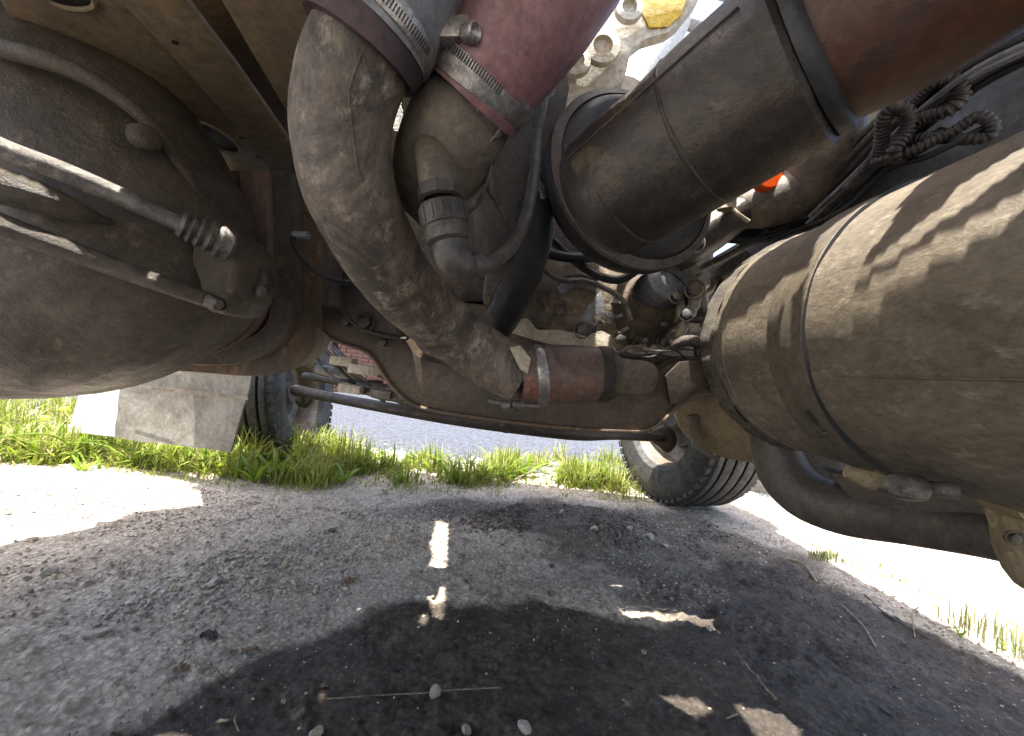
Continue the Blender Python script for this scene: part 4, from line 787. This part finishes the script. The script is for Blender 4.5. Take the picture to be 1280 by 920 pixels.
# ------------------------------------------------------------ stones and litter on the dirt
def rock_verts(r, sd, sq=(1, 1, .65), sub=2):
    bm = bmesh.new(); bmesh.ops.create_icosphere(bm, subdivisions=sub, radius=1); rr = random.Random(sd)
    pl = [(Vector((rr.gauss(0, 1), rr.gauss(0, 1), rr.gauss(0, 1))).normalized(), rr.uniform(.55, .92)) for _ in range(9)]
    for v in bm.verts:
        for n_, d_ in pl:
            e = v.co.dot(n_) - d_
            if e > 0: v.co -= n_ * e
        v.co = Vector((v.co.x * sq[0], v.co.y * sq[1], v.co.z * sq[2])) * r
    return bm
def zat(p): return float(ground_z(np.array([p.x]), np.array([p.y]))[0])
STONES = [(485, 677, .014, 'pebble_tan', (.8, .8, 1.0), 'pale upright stone left of the narrow sun streak'), (356, 709, .013, 'pebble_tan', (.8, .7, .9), 'tan stone standing on edge in the dry dirt, left of centre'),
          (415, 664, .013, 'pebble_dark', (1.1, .9, .5), 'flat dark stone on the dry dirt behind the pale upright stone'), (266, 736, .013, 'pebble', (1.2, .9, .6), 'rounded grey stone above the small yellowish pebble'),
          (246, 757, .007, 'pebble_tan', (1.2, .8, .7), 'small yellowish pebble beside three grey pebbles'), (262, 745, .009, 'pebble', (1.3, .8, .6), 'grey pebble touching the yellowish pebble'),
          (272, 753, .006, 'pebble', (1, 1, .7), 'smallest grey pebble beside the yellowish pebble'), (176, 772, .009, 'pebble_tan', (1.1, .8, .7), 'cream pebble on the dry dirt at lower left'),
          (118, 802, .014, 'pebble', (1.4, .8, .5), 'long flat grey stone at lower left'), (286, 666, .010, 'pebble_tan', (1.3, .9, .6), 'tan stone near the sunlit patch'),
          (40, 677, .011, 'pebble_tan', (1.3, .9, .6), 'pinkish stone on the near edge of the big sunlit patch'), (60, 722, .018, 'pebble', (1, .8, .6), 'pale grey stone in the dirt at far left'),
          (786, 673, .014, 'pebble', (1, .9, .8), 'grey stone right of centre, left one of the row below the sun spots'), (812, 675, .018, 'pebble', (1, .9, .8), 'largest round grey stone of the row below the sun spots'),
          (832, 682, .013, 'pebble', (.9, 1, .7), 'right end stone of the row below the sun spots'), (741, 677, .015, 'pebble_tan', (1, .8, .7), 'tan stone by the dark gravel heap'), (690, 705, .008, 'pebble_dark', (1, 1, .7), 'small dark clod below the gravel heap'),
          (887, 784, .009, 'pebble_tan', (.9, .8, .8), 'pale stone on the dark wet dirt at right'), (805, 817, .006, 'pebble', (1, 1, .7), 'small grey stone on the dark wet dirt right of centre'),
          (700, 652, .013, 'pebble', (1.2, .8, .6), 'grey stone on top of the dark gravel heap'), (583, 655, .011, 'pebble', (1.4, .9, .4), 'flat grey stone right of the sun streak tip'),
          (583, 906, .010, 'pebble_tan', (1, .8, .8), 'pale stone at the bottom edge of the picture'), (655, 912, .010, 'pebble', (1.3, .9, .7), 'pale grey stone at the bottom edge, right of the other'),
          (396, 915, .010, 'pebble_tan', (1.2, .8, .8), 'tan stone at the bottom edge near the dry stalk'), (354, 878, .004, 'pebble_tan', (1, 1, .8), 'tiny cream pebble on the wet dirt'), (252, 833, .004, 'pebble_tan', (1, 1, .8), 'tiny white pebble near the dry leaf'),
          (1108, 884, .008, 'pebble_dark', (1.4, .8, .6), 'dark clod at lower right'), (990, 842, .006, 'pebble_dark', (1.3, .9, .6), 'dark clod at the right of the wet dirt'), (530, 770, .005, 'pebble_tan', (1, 1, .6), 'small round tan pebble left of the sun streak end'),
          (1120, 855, .006, 'pebble_dark', (1, 1, .6), 'small dark clod in the wet dirt, right side'), (640, 742, .006, 'pebble', (1, 1, .6), 'grey pebble on the edge of the wet patch')]
for k, (u, v, r, m, sq, lab) in enumerate(STONES):
    g = G(u, v); g.z = zat(g) + r * sq[2] * .45; o = link('stone', rock_verts(r, k, sq), m, None, 25); o.location = g; o.rotation_euler = (0, 0, random.uniform(0, 3)); tag(o, lab, 'stone', 'stones lying on the dirt')
# loose gravel: nobody could count it
def gravel(name, poly, n, rmin, rmax, m, lab, seed):
    base_ = [rock_verts(1, s, (1, .8, .6), 1) for s in range(6)]; arr = []
    for b_ in base_:
        b_.verts.ensure_lookup_table(); arr.append((np.array([v.co[:] for v in b_.verts]), np.array([[v.index for v in f.verts] for f in b_.faces]))); b_.free()
    P2 = gp(poly); a = np.array(P2); lo, hi = a.min(0), a.max(0); r = np.random.default_rng(seed); X = []; Y = []
    while len(X) < n:
        x = r.uniform(lo[0], hi[0], 3000); y = r.uniform(lo[1], hi[1], 3000); ok = (polydist(x, y, P2) > -.0) & (r.random(3000) < np.clip(fbm(x, y, 5, 3, seed) * 2.2 + .45, .03, 1)); X += list(x[ok]); Y += list(y[ok])
    X = np.array(X[:n]); Y = np.array(Y[:n]); kp = (wetf(X, Y) < .5) | (r.random(n) < (1.0 if m == 'pebble_dark' else .16)); X = X[kp]; Y = Y[kp]; n = len(X); Z = ground_z(X, Y); V_ = []; F_ = []; nn = 0; wt = np.where(wetf(X, Y) < .5, 1, .6)
    for i in range(n):
        v, f = arr[i % 6]; an = r.uniform(0, 6.28); s = (rmin + (rmax - rmin) * r.random() ** 3) * wt[i]; c, d = math.cos(an), math.sin(an)
        q = v * s; q = np.stack([q[:, 0] * c - q[:, 1] * d, q[:, 0] * d + q[:, 1] * c, q[:, 2]], -1) + np.array([X[i], Y[i], Z[i] + s * .2]); V_.append(q); F_.append(f + nn); nn += len(v)
    me = bpy.data.meshes.new(name); vv = np.concatenate(V_); F2 = np.concatenate(F_)
    me.vertices.add(len(vv)); me.vertices.foreach_set('co', vv.ravel()); me.loops.add(F2.size); me.loops.foreach_set('vertex_index', F2.ravel().astype(np.int32))
    me.polygons.add(len(F2)); me.polygons.foreach_set('loop_start', np.arange(0, F2.size, 3, dtype=np.int32)); me.polygons.foreach_set('loop_total', np.full(len(F2), 3, np.int32)); me.update(calc_edges=True)
    tag(link(name, me, m, None, 0, kind='stuff'), lab, 'gravel')
ALLG = [(-150, 690), (0, 610), (250, 610), (500, 620), (830, 630), (930, 650), (1290, 830), (1290, 1000), (-150, 1000)]
gravel('gravel', ALLG, 11000, .0012, .0062, 'pebble', 'loose grey gravel strewn over the whole patch of dirt', 5)
gravel('gravel', ALLG, 4500, .0012, .007, 'pebble_tan', 'loose tan grit strewn over the whole patch of dirt', 6)
gravel('gravel', [(570, 655), (640, 636), (720, 634), (800, 648), (830, 670), (790, 692), (720, 706), (640, 695), (585, 675)], 1800, .003, .014, 'clod', 'heap of crumbly grey gravel right of the sun streak', 7)
gravel('gravel', [(420, 640), (600, 628), (850, 640), (900, 690), (620, 660), (450, 660)], 1600, .002, .008, 'pebble', 'band of grey gravel in front of the grass strip', 8)
gravel('gravel', [(880, 650), (960, 690), (1200, 850), (1000, 800), (880, 740), (820, 700)], 900, .002, .007, 'pebble_dark', 'dark crumbs of soil right of centre', 9)
gravel('gravel', [(10, 900), (120, 780), (300, 680), (480, 650), (420, 760), (250, 850)], 900, .003, .009, 'pebble', 'coarser grey gravel on the dry dirt at left', 10)
# litter
def crumple(u, v, r, m, name, lab, cat, sd):
    bm = bmesh.new(); bmesh.ops.create_grid(bm, x_segments=8, y_segments=6, size=r); rr = random.Random(sd)
    for vt in bm.verts: vt.co.z += rr.uniform(-.22, .3) * r + .5 * r * (1 - (vt.co.x / r) ** 2) * .5; vt.co.y *= .6 * (1 - .6 * (vt.co.x / r) ** 2); 
    ret = bmesh.ops.solidify(bm, geom=bm.faces[:], thickness=.0007)
    g = G(u, v); g.z = zat(g) + r * .2; o = link(name, bm, m, None, 60); o.location = g; o.rotation_euler = (0, 0, rr.uniform(-.4, .4)); tag(o, lab, cat); return o
crumple(316, 816, .0125, 'dryleaf', 'dry_leaf', 'curled brown dry leaf on the edge of the wet patch', 'leaf', 1)
crumple(260, 801, .016, 'pebble_dark', 'crumpled_scrap', 'black crumpled scrap on the dry dirt left of the leaf', 'scrap', 2)
crumple(435, 728, .016, 'dryleaf', 'dry_leaf', 'flat dark brown dead leaf in the dry dirt left of the sun streak', 'leaf', 3)
crumple(404, 855, .007, 'dryleaf', 'wood_chip', 'small pale wood chip at the left end of the dry stalk', 'wood chip', 4)
crumple(226, 840, .012, 'dryleaf', 'dry_leaf', 'thin reddish dead leaf left of the curled leaf', 'leaf', 5)
g = G(544, 866); g.z = zat(g) + .006
o = link('acorn_nut', lathe(g, V(.05, -.1, 1), [(-.009, 0), (-.008, .006), (-.002, .0095), (.004, .009), (.009, .006), (.013, .002), (.014, 0)], 20), 'pebble'); tag(o, 'smooth pointed grey nut on the wet dirt near the bottom', 'nut')
def stick(rows, r, m, lab, nm='twig'):
    pts = []
    for (u, v, h) in rows: p = G(u, v); p.z = zat(p) + h; pts.append(tuple(p))
    o = link(nm, sweep(bmesh.new(), [V(*p) for p in cr(pts, 6)], r, 6), m); tag(o, lab, 'twig')
stick([(408, 873, .002), (470, 868, .004), (530, 866, .005), (560, 864, .004), (625, 862, .003)], .0011, 'twig', 'long thin dry stalk lying behind the grey nut')
stick([(1052, 755, .004), (1078, 782, .006), (1095, 808, .003)], .0022, 'twig', 'curved root like twig on the dark soil at right')
stick([(1148, 762, .012), (1140, 772, .012), (1144, 796, .003)], .0017, 'twig', 'bent pale twig standing up from the soil at right')
stick([(985, 700, .006), (1005, 708, .01), (1022, 728, .004)], .0045, 'twig', 'thick pale dry stem left of the straggly grass')
stick([(1080, 742, .006), (1110, 770, .004), (1160, 800, .004)], .002, 'pebble_dark', 'dark root running along the soil beside the straggly grass')
stick([(294, 897, .002), (293, 905, .005), (297, 922, .003)], .0012, 'twig', 'short white curled stem at the bottom left')
stick([(630, 610, .01), (655, 600, .03), (690, 592, .05)], .004, 'twig', 'pale straw stem lying in the grass right of centre')
stick([(908, 900, .003), (922, 893, .003)], .0015, 'twig', 'tiny splinter left of the sunlit patches at the bottom')
